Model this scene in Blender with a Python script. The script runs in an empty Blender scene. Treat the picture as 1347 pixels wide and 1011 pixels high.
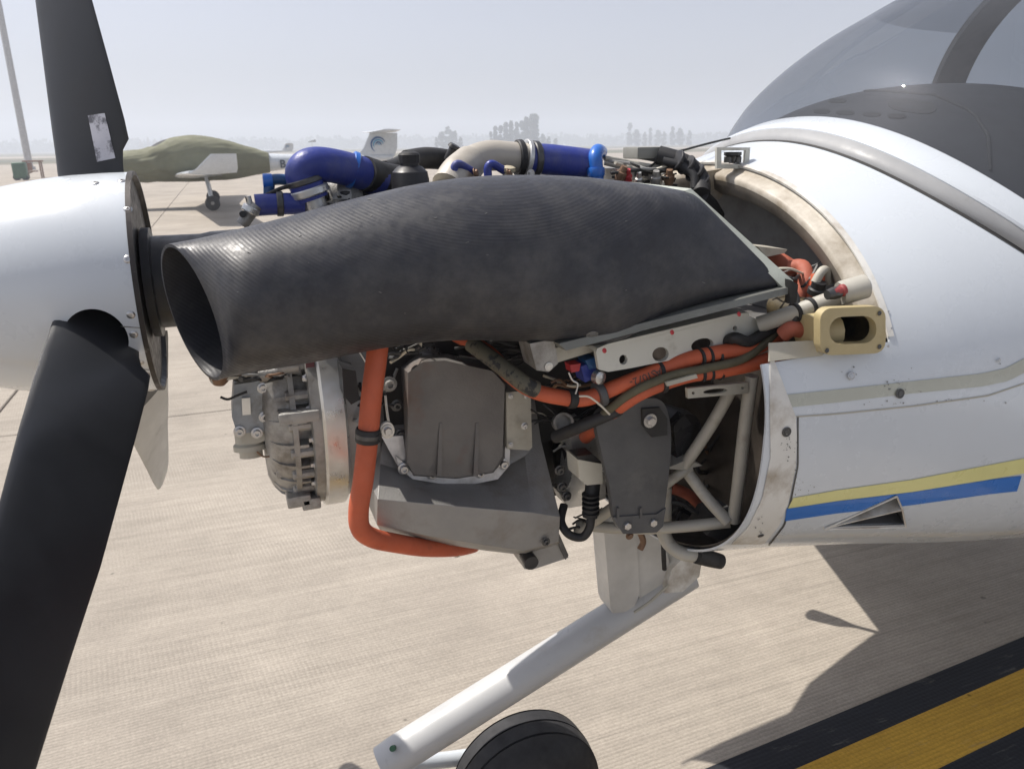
import bpy, bmesh, math, random
from mathutils import Vector, Matrix, Quaternion, noise
from mathutils.bvhtree import BVHTree
from mathutils.geometry import tessellate_polygon
random.seed(7)
V = Vector
S = bpy.context.scene
COL = S.collection
PI = math.pi
GZ = -0.05                                   # height of the apron; z = 0 is 5 cm above it

# ------------------------------------------------------------------ camera, sky, sun, exposure
CW, CH, CF = 1347.0, 1011.0, 1010.0          # photograph size and focal length in its pixels
CAM = V((.157, -1.324, 1.5))
_a, _p, _r = math.radians(70), math.radians(17.3), math.radians(.7)
_fh = V((math.cos(_a), math.sin(_a), 0)); _rt = V((math.sin(_a), -math.cos(_a), 0)); _up = V((0, 0, 1))
FWD = _fh*math.cos(_p) - _up*math.sin(_p)
_u = _up*math.cos(_p) + _fh*math.sin(_p)
RGT = _rt*math.cos(_r) - _u*math.sin(_r)
UPV = _u*math.cos(_r) + _rt*math.sin(_r)
cam = bpy.data.cameras.new('camera'); camo = bpy.data.objects.new('camera', cam); COL.objects.link(camo)
m = Matrix((RGT, UPV, -FWD)).transposed().to_4x4(); m.translation = CAM
camo.matrix_world = m
cam.sensor_width = 36; cam.lens = 36*CF/CW; cam.clip_end = 6000; cam.clip_start = .02
cam.dof.use_dof = True; cam.dof.focus_distance = 1.2; cam.dof.aperture_fstop = 13
S.camera = camo

SUN_DIR = V((-.46, .37, 1.0)).normalized()   # towards the sun
sun_el = math.asin(SUN_DIR.z)
sun_az = math.atan2(SUN_DIR.x, SUN_DIR.y)    # clockwise from +Y
w = bpy.data.worlds.new('World'); S.world = w; w.use_nodes = True
nt = w.node_tree; nt.nodes.clear()
sky = nt.nodes.new('ShaderNodeTexSky'); sky.sky_type = 'NISHITA'; sky.sun_disc = False
sky.sun_elevation = sun_el; sky.sun_rotation = sun_az
sky.altitude = 0; sky.air_density = 1.0; sky.dust_density = 2.4; sky.ozone_density = 1.0
hs = nt.nodes.new('ShaderNodeHueSaturation'); hs.inputs['Saturation'].default_value = .34
bg = nt.nodes.new('ShaderNodeBackground'); bg.inputs['Strength'].default_value = .108
wo = nt.nodes.new('ShaderNodeOutputWorld')
tn = nt.nodes.new('ShaderNodeMix'); tn.data_type = 'RGBA'; tn.blend_type = 'MULTIPLY'; tn.inputs[0].default_value = 1; tn.inputs[7].default_value = (.965, .975, 1.075, 1)
nt.links.new(sky.outputs[0], hs.inputs['Color']); nt.links.new(hs.outputs[0], tn.inputs[6]); nt.links.new(tn.outputs[2], bg.inputs[0]); nt.links.new(bg.outputs[0], wo.inputs[0])
sl = bpy.data.lights.new('sun', 'SUN'); sl.energy = 5.0; sl.angle = math.radians(.6); sl.color = (1, .94, .86)
so = bpy.data.objects.new('sun', sl); COL.objects.link(so)
so.rotation_euler = SUN_DIR.to_track_quat('Z', 'Y').to_euler()
S.view_settings.view_transform = 'Standard'; S.view_settings.look = 'None'
S.view_settings.exposure = 0.2; S.view_settings.gamma = 1; S.view_settings.use_curve_mapping = False
S.cycles.max_bounces = 7; S.cycles.volume_bounces = 1; S.cycles.transparent_max_bounces = 12

# ------------------------------------------------------------------ points from the survey of the photograph
def ray(px, py): return FWD + RGT*((px-CW/2)/CF) - UPV*((py-CH/2)/CF)
def q(px, py, Y): d = ray(px, py); return CAM + d*((Y-CAM.y)/d.y)
def qx(px, py, X): d = ray(px, py); return CAM + d*((X-CAM.x)/d.x)
def qz(px, py, Z=GZ): d = ray(px, py); return CAM + d*((Z-CAM.z)/d.z)
def L(pts, Y): return [q(a, b, Y) for a, b in pts]
def L3(pts): return [q(*p) for p in pts]

# ------------------------------------------------------------------ materials
MATS = {}
def M(name, col, rough=.5, metal=0.0, var=.18, scale=9, dirt=None, bump=0.0, bscale=80, coat=0.0, spec=.5, wave=None, world=False, roughvar=.15):
    if name in MATS: return MATS[name]
    m = bpy.data.materials.new(name); m.use_nodes = True
    t = m.node_tree; N = t.nodes; K = t.links
    b = N['Principled BSDF']
    b.inputs['Roughness'].default_value = rough; b.inputs['Metallic'].default_value = metal
    b.inputs['Coat Weight'].default_value = coat; b.inputs['Coat Roughness'].default_value = .08
    b.inputs['Specular IOR Level'].default_value = spec
    if world:
        g = N.new('ShaderNodeNewGeometry'); co = g.outputs['Position']
    else:
        g = N.new('ShaderNodeTexCoord'); co = g.outputs['Object']
    def nz(sc, det=6, rg=.6):
        n = N.new('ShaderNodeTexNoise'); n.inputs['Scale'].default_value = sc; n.inputs['Detail'].default_value = det
        n.inputs['Roughness'].default_value = rg; K.new(co, n.inputs['Vector']); return n.outputs['Fac']
    def mixc(f, a, c):
        x = N.new('ShaderNodeMix'); x.data_type = 'RGBA'; K.new(f, x.inputs[0])
        for s, i in ((a, 6), (c, 7)):
            if isinstance(s, tuple): x.inputs[i].default_value = (*s, 1)
            else: K.new(s, x.inputs[i])
        return x.outputs[2]
    def ramp(f, lo, hi):
        x = N.new('ShaderNodeMapRange'); K.new(f, x.inputs[0]); x.inputs[1].default_value = lo; x.inputs[2].default_value = hi; return x.outputs[0]
    dk = tuple(c*(1-var) for c in col); lt = tuple(min(1, c*(1+var)) for c in col)
    n1 = nz(scale)
    c = mixc(ramp(n1, .3, .7), dk, lt)
    if dirt:
        dc, lo, hi, ds = dirt
        c = mixc(ramp(nz(ds, 9, .68), lo, hi), c, dc)
    K.new(c, b.inputs['Base Color'])
    if roughvar:
        rr = N.new('ShaderNodeMapRange'); K.new(nz(scale*2.7), rr.inputs[0]); rr.inputs[1].default_value = .3; rr.inputs[2].default_value = .7
        rr.inputs[3].default_value = max(.03, rough-roughvar); rr.inputs[4].default_value = min(1, rough+roughvar); K.new(rr.outputs[0], b.inputs['Roughness'])
    h = None
    if bump: h = nz(bscale, 4)
    if wave:
        wsc, wdir, wst = wave
        wv = N.new('ShaderNodeTexWave'); wv.bands_direction = wdir; wv.inputs['Scale'].default_value = wsc; wv.inputs['Distortion'].default_value = .5
        K.new(co, wv.inputs['Vector']); h = wv.outputs['Fac']; bump = wst
    if h is not None:
        bp = N.new('ShaderNodeBump'); bp.inputs['Strength'].default_value = min(1, bump); bp.inputs['Distance'].default_value = .002
        K.new(h, bp.inputs['Height']); K.new(bp.outputs[0], b.inputs['Normal'])
    MATS[name] = m
    return m

white = M('white_paint', (.57, .61, .65), .28, var=.02, scale=3, coat=.4, dirt=((.55, .55, .53), .62, 1.0, 4), roughvar=.06)
white_dirty = M('dirty_white_paint', (.66, .65, .61), .45, var=.08, scale=6, dirt=((.27, .21, .14), .47, .72, 9), bump=.1)
flange_m = M('flange_paint', (.52, .48, .41), .55, var=.12, scale=7, dirt=((.16, .12, .07), .36, .66, 8), bump=.15)
black_comp = M('black_composite', (.023, .024, .030), .46, var=.2, scale=40, dirt=((.10, .097, .092), .46, .95, 16), roughvar=.12)
blade_m = M('blade_black', (.016, .017, .020), .40, var=.25, scale=4, dirt=((.035, .035, .038), .6, .95, 14), roughvar=.1)
rubber = M('black_rubber', (.018, .018, .019), .62, var=.3, scale=20, bump=.1)
plastic = M('black_plastic', (.02, .02, .022), .42, var=.2, scale=20)
orange = M('orange_sleeve', (.50, .105, .045), .62, var=.14, scale=14, dirt=((.25, .06, .035), .55, .85, 22), bump=.25, bscale=200)
orange_dk = M('orange_sleeve_dusty', (.36, .10, .06), .7, var=.2, scale=20, bump=.25, bscale=200)
olive = M('olive_sleeve', (.10, .09, .055), .7, var=.25, scale=30, bump=.2)
blue_sil = M('blue_silicone', (.024, .040, .235), .46, var=.2, scale=14, dirt=((.10, .11, .22), .50, .85, 18), bump=.25, bscale=180)
blue_fit = M('blue_fitting', (.018, .13, .50), .33, var=.12, scale=10, coat=.2)
teal_fit = M('dark_blue_fitting', (.014, .07, .19), .35, var=.15, scale=10)
alu = M('cast_aluminium', (.35, .345, .33), .5, .5, var=.2, scale=14, dirt=((.12, .10, .08), .46, .76, 18), bump=.4, bscale=300)
alu_br = M('bare_aluminium', (.62, .62, .60), .36, .75, var=.1, scale=14, dirt=((.30, .27, .22), .58, .85, 18))
alu_gov = M('blue_grey_casting', (.27, .29, .31), .5, .35, var=.18, scale=18, dirt=((.13, .12, .11), .52, .8, 22), bump=.2, bscale=300)
cast_dk = M('dark_casting', (.155, .148, .142), .55, .35, var=.15, scale=8, dirt=((.16, .10, .075), .55, .80, 11), bump=.42, bscale=260)
cast_md = M('sump_casting', (.30, .295, .285), .52, .4, var=.13, scale=7, dirt=((.18, .15, .12), .52, .82, 9), bump=.42, bscale=260)
shield_m = M('grey_shield', (.085, .086, .088), .55, .1, var=.2, scale=12, dirt=((.15, .145, .14), .56, .8, 10), bump=.15, bscale=200)
beige = M('beige_plate', (.40, .38, .32), .55, var=.1, scale=15, dirt=((.22, .19, .14), .55, .85, 20))
rail_m = M('rail_paint', (.53, .53, .48), .45, var=.07, scale=12, dirt=((.25, .22, .17), .58, .85, 18))
tube_m = M('truss_paint', (.38, .365, .32), .45, var=.1, scale=15, dirt=((.22, .18, .13), .55, .82, 22))
steel = M('steel', (.50, .50, .50), .32, .9, var=.15, scale=40)
dark_steel = M('dark_steel', (.10, .10, .10), .4, .7, var=.25, scale=40)
rust = M('brown_fastener', (.20, .12, .075), .6, .3, var=.3, scale=50)
red_m = M('red_sealant', (.40, .03, .035), .5, var=.2, scale=40)
firew = M('firewall_metal', (.062, .052, .044), .5, .4, var=.3, scale=10, dirt=((.12, .10, .085), .5, .8, 5), bump=.2, bscale=60)
dark_in = M('dark_interior', (.035, .034, .033), .75, var=.3, scale=8, bump=.2)
grey_in = M('grey_interior', (.13, .128, .125), .7, var=.25, scale=7, dirt=((.07, .06, .05), .5, .75, 9))
yellow_fr = M('yellow_composite', (.42, .345, .185), .5, var=.1, scale=14, dirt=((.35, .26, .12), .55, .85, 20))
str_grey = M('grey_green_stripe_paint', (.42, .43, .37), .32, var=.04, scale=8, coat=.3)
str_yel = M('yellow_stripe_paint', (.66, .63, .27), .32, var=.05, scale=9, coat=.3)
str_blue = M('blue_stripe_paint', (.018, .145, .50), .3, var=.06, scale=9, coat=.3)
scuff = M('scuffed_primer', (.26, .26, .25), .6, var=.35, scale=60, dirt=((.06, .06, .06), .5, .7, 70))
shroud_m = M('glareshield_grey', (.042, .043, .047), .8, var=.15, scale=5)
sticker_m = M('label_paper', (.50, .50, .55), .5, var=.06, scale=20, dirt=((.12, .12, .14), .50, .60, 45))
print_m = M('dark_print', (.06, .05, .045), .7, var=.1)
tyre_m = M('tyre_rubber', (.020, .020, .022), .68, var=.25, scale=15, dirt=((.07, .065, .06), .6, .9, 12))
green_cov = M('olive_green_cover', (.165, .168, .110), .85, var=.12, scale=2, bump=.2, bscale=6)
green_m = M('green_equipment_paint', (.03, .10, .05), .5)
brown_m = M('brown_frame_paint', (.22, .12, .08), .6)
pole_m = M('galvanised_pole', (.42, .42, .42), .5, .3)
logo_dk = M('logo_blue', (.03, .10, .26), .4)
logo_lt = M('logo_light_blue', (.10, .32, .52), .4)
leaf_m = M('leaf_green', (.050, .075, .030), .8, var=.4, scale=.6)
bark_m = M('bark', (.10, .08, .06), .9)
gold = M('gold_strip', (.52, .46, .33), .45, .3, var=.1, scale=20)
purple_m = M('maroon_cap', (.12, .03, .04), .5)

# woven tow of the duct: fine concentric ridges
def duct_mat():
    m = black_comp.copy(); m.name = 'woven_duct_composite'
    t = m.node_tree; N = t.nodes; K = t.links; b = N['Principled BSDF']
    tc = N.new('ShaderNodeTexCoord'); mp = N.new('ShaderNodeMapping'); mp.inputs['Location'].default_value = (-.50, .25, -1.75)
    mp.inputs['Scale'].default_value = (1, .75, 1)
    K.new(tc.outputs['Object'], mp.inputs['Vector'])
    wv = N.new('ShaderNodeTexWave'); wv.wave_type = 'RINGS'; wv.rings_direction = 'SPHERICAL'
    wv.inputs['Scale'].default_value = 74; wv.inputs['Distortion'].default_value = .6; wv.inputs['Detail'].default_value = 1; wv.inputs['Detail Scale'].default_value = 3
    K.new(mp.outputs[0], wv.inputs['Vector'])
    nz = N.new('ShaderNodeTexNoise'); nz.inputs['Scale'].default_value = 420; K.new(tc.outputs['Object'], nz.inputs['Vector'])
    ad = N.new('ShaderNodeMath'); ad.operation = 'MULTIPLY_ADD'; ad.inputs[1].default_value = .35
    K.new(nz.outputs['Fac'], ad.inputs[0]); K.new(wv.outputs['Fac'], ad.inputs[2])
    bp = N.new('ShaderNodeBump'); bp.inputs['Strength'].default_value = .15; bp.inputs['Distance'].default_value = .0008
    K.new(ad.outputs[0], bp.inputs['Height']); K.new(bp.outputs[0], b.inputs['Normal'])
    return m
duct_m = duct_mat()

def glass_mat(name, tint, refl):
    m = bpy.data.materials.new(name); m.use_nodes = True
    t = m.node_tree; N = t.nodes; K = t.links; N.clear()
    o = N.new('ShaderNodeOutputMaterial'); mx = N.new('ShaderNodeMixShader')
    tr = N.new('ShaderNodeBsdfTransparent'); gl = N.new('ShaderNodeBsdfGlossy'); gl.inputs['Roughness'].default_value = .015
    df = N.new('ShaderNodeBsdfDiffuse'); df.inputs['Color'].default_value = (.30, .31, .33, 1)
    m2 = N.new('ShaderNodeMixShader')
    nz = N.new('ShaderNodeTexNoise'); nz.inputs['Scale'].default_value = 5; tc = N.new('ShaderNodeTexCoord'); K.new(tc.outputs['Object'], nz.inputs['Vector'])
    mr = N.new('ShaderNodeMapRange'); K.new(nz.outputs['Fac'], mr.inputs[0]); mr.inputs[3].default_value = .09; mr.inputs[4].default_value = .17
    tr.inputs['Color'].default_value = (*tint, 1)
    lw = N.new('ShaderNodeLayerWeight'); lw.inputs['Blend'].default_value = .5
    pw = N.new('ShaderNodeMath'); pw.operation = 'POWER'; pw.inputs[1].default_value = 4.5; K.new(lw.outputs['Facing'], pw.inputs[0])
    fr = N.new('ShaderNodeMath'); fr.operation = 'MULTIPLY_ADD'; fr.inputs[1].default_value = .8; fr.inputs[2].default_value = .05; K.new(pw.outputs[0], fr.inputs[0])
    K.new(mr.outputs[0], m2.inputs[0]); K.new(tr.outputs[0], m2.inputs[1]); K.new(df.outputs[0], m2.inputs[2])
    K.new(fr.outputs[0], mx.inputs[0]); K.new(m2.outputs[0], mx.inputs[1]); K.new(gl.outputs[0], mx.inputs[2]); K.new(mx.outputs[0], o.inputs[0])
    return m
glass = glass_mat('canopy_glass', (.60, .63, .67), 1.5)
glass_dk = glass_mat('tinted_canopy_glass', (.34, .37, .41), 1.4)

# concrete with brushed texture along the apron lanes
def concrete_mat(name, k=1.0, groove=True, tint=(.352, .315, .268), paint=False):
    m = bpy.data.materials.new(name); m.use_nodes = True
    t = m.node_tree; N = t.nodes; K = t.links; b = N['Principled BSDF']; b.inputs['Roughness'].default_value = .85
    b.inputs['Specular IOR Level'].default_value = .25
    g = N.new('ShaderNodeNewGeometry')
    def mapped(sx, sy, rz=0):
        mp = N.new('ShaderNodeMapping'); mp.inputs['Scale'].default_value = (sx, sy, 1); mp.inputs['Rotation'].default_value = (0, 0, rz)
        K.new(g.outputs['Position'], mp.inputs['Vector']); return mp.outputs[0]
    def nz(v, sc, det=5, rg=.6):
        n = N.new('ShaderNodeTexNoise'); n.inputs['Scale'].default_value = sc; n.inputs['Detail'].default_value = det; n.inputs['Roughness'].default_value = rg
        K.new(v, n.inputs['Vector']); return n.outputs['Fac']
    def mul(a, bb, op='MULTIPLY'):
        x = N.new('ShaderNodeMath'); x.operation = op
        for i, s in enumerate((a, bb)):
            if isinstance(s, (int, float)): x.inputs[i].default_value = s
            else: K.new(s, x.inputs[i])
        return x.outputs[0]
    def rng(f, lo, hi, a, c):
        x = N.new('ShaderNodeMapRange'); K.new(f, x.inputs[0])
        for i, vv in enumerate((lo, hi, a, c)): x.inputs[i+1].default_value = vv
        return x.outputs[0]
    streak = rng(nz(mapped(.35, 14, -.05), 1.6, 6), .3, .7, .90, 1.07)
    streak2 = mul(rng(nz(mapped(1.5, 60, -.05), 1.5, 4), .3, .7, .92, 1.06), rng(nz(mapped(.12, 34, -.045), 1.1, 2, .4), .66, .72, 1.0, .84))
    blot = rng(nz(mapped(1, 1), .8, 7, .65), .3, .72, .80, 1.16)
    speck = mul(rng(nz(mapped(1, 1.4), 7, 6, .7), .3, .7, .93, 1.06), mul(rng(nz(mapped(1, 1), 170, 3), .3, .7, .86, 1.12), rng(nz(mapped(1, 1), 16, 2, .4), .765, .80, 1.0, .45)))
    stain = rng(nz(mapped(.6, 1.6, -.05), 1.7, 8, .7), .56, .78, 1.0, .84)
    oi = N.new('ShaderNodeObjectInfo'); ov = rng(oi.outputs['Random'], 0, 1, .95, 1.04)
    f = mul(mul(mul(mul(streak, streak2), mul(blot, speck)), stain), ov)
    def wave(rz, period, dist):
        wv = N.new('ShaderNodeTexWave'); wv.bands_direction = 'Y'; wv.inputs['Scale'].default_value = .314/period
        wv.inputs['Distortion'].default_value = dist; wv.inputs['Detail'].default_value = 2; wv.inputs['Detail Scale'].default_value = 2
        K.new(mapped(1, 1, rz), wv.inputs['Vector']); return wv.outputs['Fac']
    w1 = wave(-.06, .0125, 1.4); w2 = wave(1.42, .0145, 1.0)
    patch = rng(nz(mapped(.5, 2.0, -.05), .9, 3), .42, .62, .15, 1.0)
    if groove:
        f = mul(f, rng(w1, 0, .5, .90, 1.03)); f = mul(f, mul(mul(patch, rng(w2, 0, .6, -.06, .012)), 1.0, 'ADD'))
    hh = mul(w1, mul(w2, patch), 'ADD')
    if paint:
        wear = rng(nz(mapped(.8, 5, -.05), 9, 8, .7), .60, .72, 0, 1)
        mx = N.new('ShaderNodeMix'); mx.data_type = 'RGBA'; K.new(mul(wear, .35), mx.inputs[0]); mx.inputs[6].default_value = (*tint, 1); mx.inputs[7].default_value = (.25, .23, .2, 1)
        src = mx.outputs[2]
    else: src = None
    vm = N.new('ShaderNodeVectorMath'); vm.operation = 'SCALE'
    if src is None: vm.inputs[0].default_value = tuple(c*k for c in tint)
    else: K.new(src, vm.inputs[0])
    K.new(f, vm.inputs['Scale']); K.new(vm.outputs[0], b.inputs['Base Color'])
    bp = N.new('ShaderNodeBump'); bp.inputs['Strength'].default_value = .35; bp.inputs['Distance'].default_value = .0015
    K.new(hh, bp.inputs['Height']); K.new(bp.outputs[0], b.inputs['Normal'])
    return m
conc = concrete_mat('brushed_concrete'); conc_far = concrete_mat('far_concrete', groove=False)
yel_paint = concrete_mat('yellow_line_paint', tint=(.52, .31, .045), paint=True)
blk_paint = concrete_mat('black_line_paint', tint=(.022, .024, .030), paint=True)
joint_m = M('joint_sealant', (.12, .105, .09), .9, var=.2, scale=3, world=True)
field_m = M('field_soil_and_grass', (.13, .115, .075), .95, var=.3, scale=.03, dirt=((.10, .11, .06), .45, .6, .02), world=True)
field2_m = M('dark_field_grass', (.09, .095, .065), .95, var=.3, scale=.06, world=True)

# ------------------------------------------------------------------ mesh helpers
WM = {}
def finish(bm, ang=38):
    bmesh.ops.recalc_face_normals(bm, faces=bm.faces)
    for f in bm.faces: f.smooth = True
    th = math.radians(ang)
    for e in bm.edges:
        if len(e.link_faces) == 2:
            e.smooth = e.calc_face_angle(0) < th
        else: e.smooth = True
def link(name, me, parent=None, mw=None):
    o = bpy.data.objects.new(name, me); COL.objects.link(o)
    mw = mw or Matrix.Identity(4)
    if parent is not None:
        o.parent = parent; o.matrix_parent_inverse = WM[parent].inverted()
    o.matrix_basis = mw
    WM[o] = mw
    return o
def obj(name, bm, mat, parent=None, bevel=0, bseg=2, ang=38, norm=True):
    if bevel:
        es = [e for e in bm.edges if len(e.link_faces) == 2 and e.calc_face_angle(0) > .5]
        if es: bmesh.ops.bevel(bm, geom=es, offset=bevel, segments=bseg, profile=.6, affect='EDGES', clamp_overlap=True)
    if norm: finish(bm, ang)
    me = bpy.data.meshes.new(name); bm.to_mesh(me); bm.free()
    for mm in (mat if isinstance(mat, list) else [mat]): me.materials.append(mm)
    return link(name, me, parent)
def tag(o, label, cat, group=None, kind=None):
    if kind: o['kind'] = kind
    if label: o['label'] = label
    if cat: o['category'] = cat
    if group: o['group'] = group
    return o
def empty(name, loc, label, cat, group=None):
    o = bpy.data.objects.new(name, None); COL.objects.link(o); o.location = loc; o.empty_display_size = .2
    WM[o] = Matrix.Translation(loc)
    return tag(o, label, cat, group)
def copy_tree(o, parent=None, shift=None):
    c = o.copy(); COL.objects.link(c)
    if parent is not None: c.parent = parent
    elif shift is not None: c.location = o.location + shift
    for ch in list(o.children): copy_tree(ch, c)
    return c

def catmull(pts, res):
    if len(pts) < 3 or res < 2: return list(pts), [i for i in range(len(pts))]
    out = []; par = []
    n = len(pts)
    for i in range(n-1):
        p0 = pts[max(i-1, 0)]; p1 = pts[i]; p2 = pts[i+1]; p3 = pts[min(i+2, n-1)]
        for k in range(res):
            t = k/res
            out.append(.5*((2*p1) + (p2-p0)*t + (2*p0-5*p1+4*p2-p3)*t*t + (-p0+3*p1-3*p2+p3)*t**3)); par.append(i+t)
    out.append(pts[-1].copy()); par.append(n-1)
    return out, par
def ringloft(bm, rings, cap0=True, cap1=True, closed=True):
    vs = [[bm.verts.new(p) for p in r] for r in rings]
    n = len(vs[0])
    for a, b in zip(vs, vs[1:]):
        for i in range(n if closed else n-1):
            j = (i+1) % n
            try: bm.faces.new((a[i], a[j], b[j], b[i]))
            except ValueError: pass
    if cap0: bm.faces.new(vs[0])
    if cap1: bm.faces.new(list(reversed(vs[-1])))
    return vs
def tube(bm, pts, r, seg=14, res=5, cap=True, squash=None):
    P, par = catmull([V(p) for p in pts], res)
    rs = r if isinstance(r, (list, tuple)) else [r]*len(pts)
    T = []
    for i in range(len(P)):
        a = P[max(i-1, 0)]; b = P[min(i+1, len(P)-1)]; T.append((b-a).normalized())
    ref = V((0, 0, 1)) if abs(T[0].z) < .9 else V((1, 0, 0))
    nrm = (ref - T[0]*ref.dot(T[0])).normalized()
    rings = []
    for i, p in enumerate(P):
        if i: nrm = (T[i-1].rotation_difference(T[i]) @ nrm); nrm = (nrm - T[i]*nrm.dot(T[i])).normalized()
        bn = T[i].cross(nrm); u = par[i]; k = min(int(u), len(rs)-2) if len(rs) > 1 else 0
        rr = rs[k]+(rs[k+1]-rs[k])*(u-k) if len(rs) > 1 else rs[0]
        rings.append([p + (nrm*math.cos(2*PI*j/seg) + bn*math.sin(2*PI*j/seg))*rr for j in range(seg)])
    ringloft(bm, rings, cap, cap)
    return P, T
def lathe(bm, org, axis, prof, seg=32, cap=True, a0=0):
    org = V(org); ax = V(axis).normalized()
    ref = V((0, 0, 1)) if abs(ax.z) < .9 else V((0, 1, 0))
    u = (ref - ax*ref.dot(ax)).normalized(); v = ax.cross(u)
    rings = [[org + ax*s + (u*math.cos(a0+2*PI*j/seg)+v*math.sin(a0+2*PI*j/seg))*max(r, 1e-4) for j in range(seg)] for s, r in prof]
    ringloft(bm, rings, cap, cap)
def box(bm, c, size, rot=None):
    mt = Matrix.Translation(V(c)) @ (rot.to_4x4() if rot else Matrix.Identity(4)) @ Matrix.Diagonal((*size, 1))
    return bmesh.ops.create_cube(bm, size=1, matrix=mt)
def prism(bm, pts, ext, holes=()):
    """flat outline (optionally with holes) pushed along ext: a plate with real thickness"""
    ext = V(ext)
    loops = [list(map(V, pts))] + [list(map(V, h)) for h in holes]
    if not holes:
        a = [bm.verts.new(p) for p in loops[0]]; b = [bm.verts.new(p+ext) for p in loops[0]]
        n = len(a); bm.faces.new(a); bm.faces.new(list(reversed(b)))
        for i in range(n): bm.faces.new((a[i], b[i], b[(i+1) % n], a[(i+1) % n]))
        return
    flat = [p for lp in loops for p in lp]
    A = [bm.verts.new(p) for p in flat]; B = [bm.verts.new(p+ext) for p in flat]
    for t in tessellate_polygon(loops):
        try: bm.faces.new([A[i] for i in t]); bm.faces.new([B[i] for i in reversed(t)])
        except ValueError: pass
    st = 0
    for lp in loops:
        n = len(lp)
        for i in range(n): bm.faces.new((A[st+i], B[st+i], B[st+(i+1) % n], A[st+(i+1) % n]))
        st += n
def circ_px(cx, cy, r, Y, n=18, ry=None, rot=0):
    ry = ry or r
    out = []
    for i in range(n):
        a = 2*PI*i/n; x = r*math.cos(a); y = ry*math.sin(a)
        out.append(q(cx + x*math.cos(rot)-y*math.sin(rot), cy + x*math.sin(rot)+y*math.cos(rot), Y))
    return out
def smooth_loop(pts, res=4):
    n = len(pts); P = [V((a, b, 0)) for a, b in pts]; out = []
    for i in range(n):
        p0, p1, p2, p3 = P[i-1], P[i], P[(i+1) % n], P[(i+2) % n]
        for k in range(res):
            t = k/res; o = .5*((2*p1)+(p2-p0)*t+(2*p0-5*p1+4*p2-p3)*t*t+(-p0+3*p1-3*p2+p3)*t**3); out.append((o.x, o.y))
    return out
def plate(name, pts, Y, th, mat, parent, bevel=.003, holes=(), bseg=2):
    bm = bmesh.new(); prism(bm, L(pts, Y), (0, th, 0), [circ_px(*h[:3], Y, ry=h[3] if len(h) > 3 else None, rot=h[4] if len(h) > 4 else 0) for h in holes])
    return obj(name, bm, mat, parent, bevel=0 if holes else bevel, bseg=bseg)
def pipe(name, pts, r, mat, parent, seg=14, res=6):
    bm = bmesh.new(); tube(bm, pts, r, seg, res); return obj(name, bm, mat, parent)
def frame_at(p, n, roll=0):
    mt = V(n).normalized().to_track_quat('Z', 'Y').to_matrix().to_4x4() @ Matrix.Rotation(roll, 4, 'Z'); mt.translation = V(p); return mt

# fasteners, unit radius along +Z
def bolt_mesh(kind):
    bm = bmesh.new()
    if kind == 'hex':
        lathe(bm, (0, 0, 0), (0, 0, 1), [(0, 1.45), (.22, 1.45), (.22, 1.40)], 20)
        lathe(bm, (0, 0, .2), (0, 0, 1), [(0, 1), (.7, 1), (.85, .85)], 6)
    elif kind == 'cap':
        lathe(bm, (0, 0, 0), (0, 0, 1), [(0, 1.5), (.2, 1.5), (.24, 1.42)], 20)
        lathe(bm, (0, 0, .2), (0, 0, 1), [(0, 1), (.9, 1), (1.0, .9), (1.0, .52), (.45, .48)], 12)
    elif kind == 'screw':
        lathe(bm, (0, 0, 0), (0, 0, 1), [(0, 1.0), (.08, 1.0), (.30, .80), (.42, .45), (.42, .3), (.25, .28)], 16)
    elif kind == 'camlock':
        lathe(bm, (0, 0, 0), (0, 0, 1), [(0, 1.0), (.10, 1.0), (.14, .85), (.05, .78), (.05, .55), (.16, .5), (.18, .2)], 18)
    finish(bm, 30)
    me = bpy.data.meshes.new(kind); bm.to_mesh(me); bm.free(); return me
BM = {}
def bolt(parent, p, n, r, kind='cap', mat=steel, name=None, roll=0):
    key = (kind, mat.name)
    if key not in BM:
        me = bolt_mesh(kind); me.materials.append(mat); BM[key] = me
    return link(name or ('screw' if kind in ('screw', 'camlock') else 'bolt'), BM[key], parent, frame_at(p, n, roll) @ Matrix.Diagonal((r, r, r, 1)))
TO_CAM = V((0, -1, 0))

# ------------------------------------------------------------------ setting: ground
bm = bmesh.new(); s = 3500
bmesh.ops.create_grid(bm, x_segments=1, y_segments=1, size=s, matrix=Matrix.Translation((0, 0, GZ-.03)))
tag(obj('ground', bm, field_m), None, None, kind='structure')
# apron bed (shows in the slab joints) and the far part of the apron as one sheet
SX0, SX1, SY0, SY1, SL = -42.0, 48.0, 0, 0, 5.0
JY = qz(265, 543).y                           # one joint runs below the propeller
SY0 = JY - 5*2; SY1 = JY + 5*11; SX0 = -41.3; NXS = 18
bm = bmesh.new()
def quad(bm, pts): return bm.faces.new([bm.verts.new(p) for p in pts])
quad(bm, [(SX0, SY0, GZ-.012), (SX0+NXS*SL, SY0, GZ-.012), (SX0+NXS*SL, SY1, GZ-.012), (SX0, SY1, GZ-.012)])
apron = tag(obj('apron', bm, joint_m), None, None, kind='structure')
bm = bmesh.new()
z = GZ
far = [(-46, SY1), (SX0+NXS*SL, SY1), (SX0+NXS*SL, SY0), (330, SY0), (330, 105), (60, 125), (-10, 118), (-46, 95)]
bm.faces.new([bm.verts.new((x, y, z)) for x, y in far])
bm.faces.new([bm.verts.new((x, y, z)) for x, y in [(-300, SY0-60), (330, SY0-60), (330, SY0), (SX0+NXS*SL, SY0), (SX0, SY0), (SX0, SY1), (-46, SY1), (-46, 95), (-300, 75)]])
tag(obj('far_apron', bm, conc_far), None, None, kind='structure')
bm = bmesh.new()
j = .006
box(bm, (0, 0, -.03), (SL-j*2, SL-j*2, .06))
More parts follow.
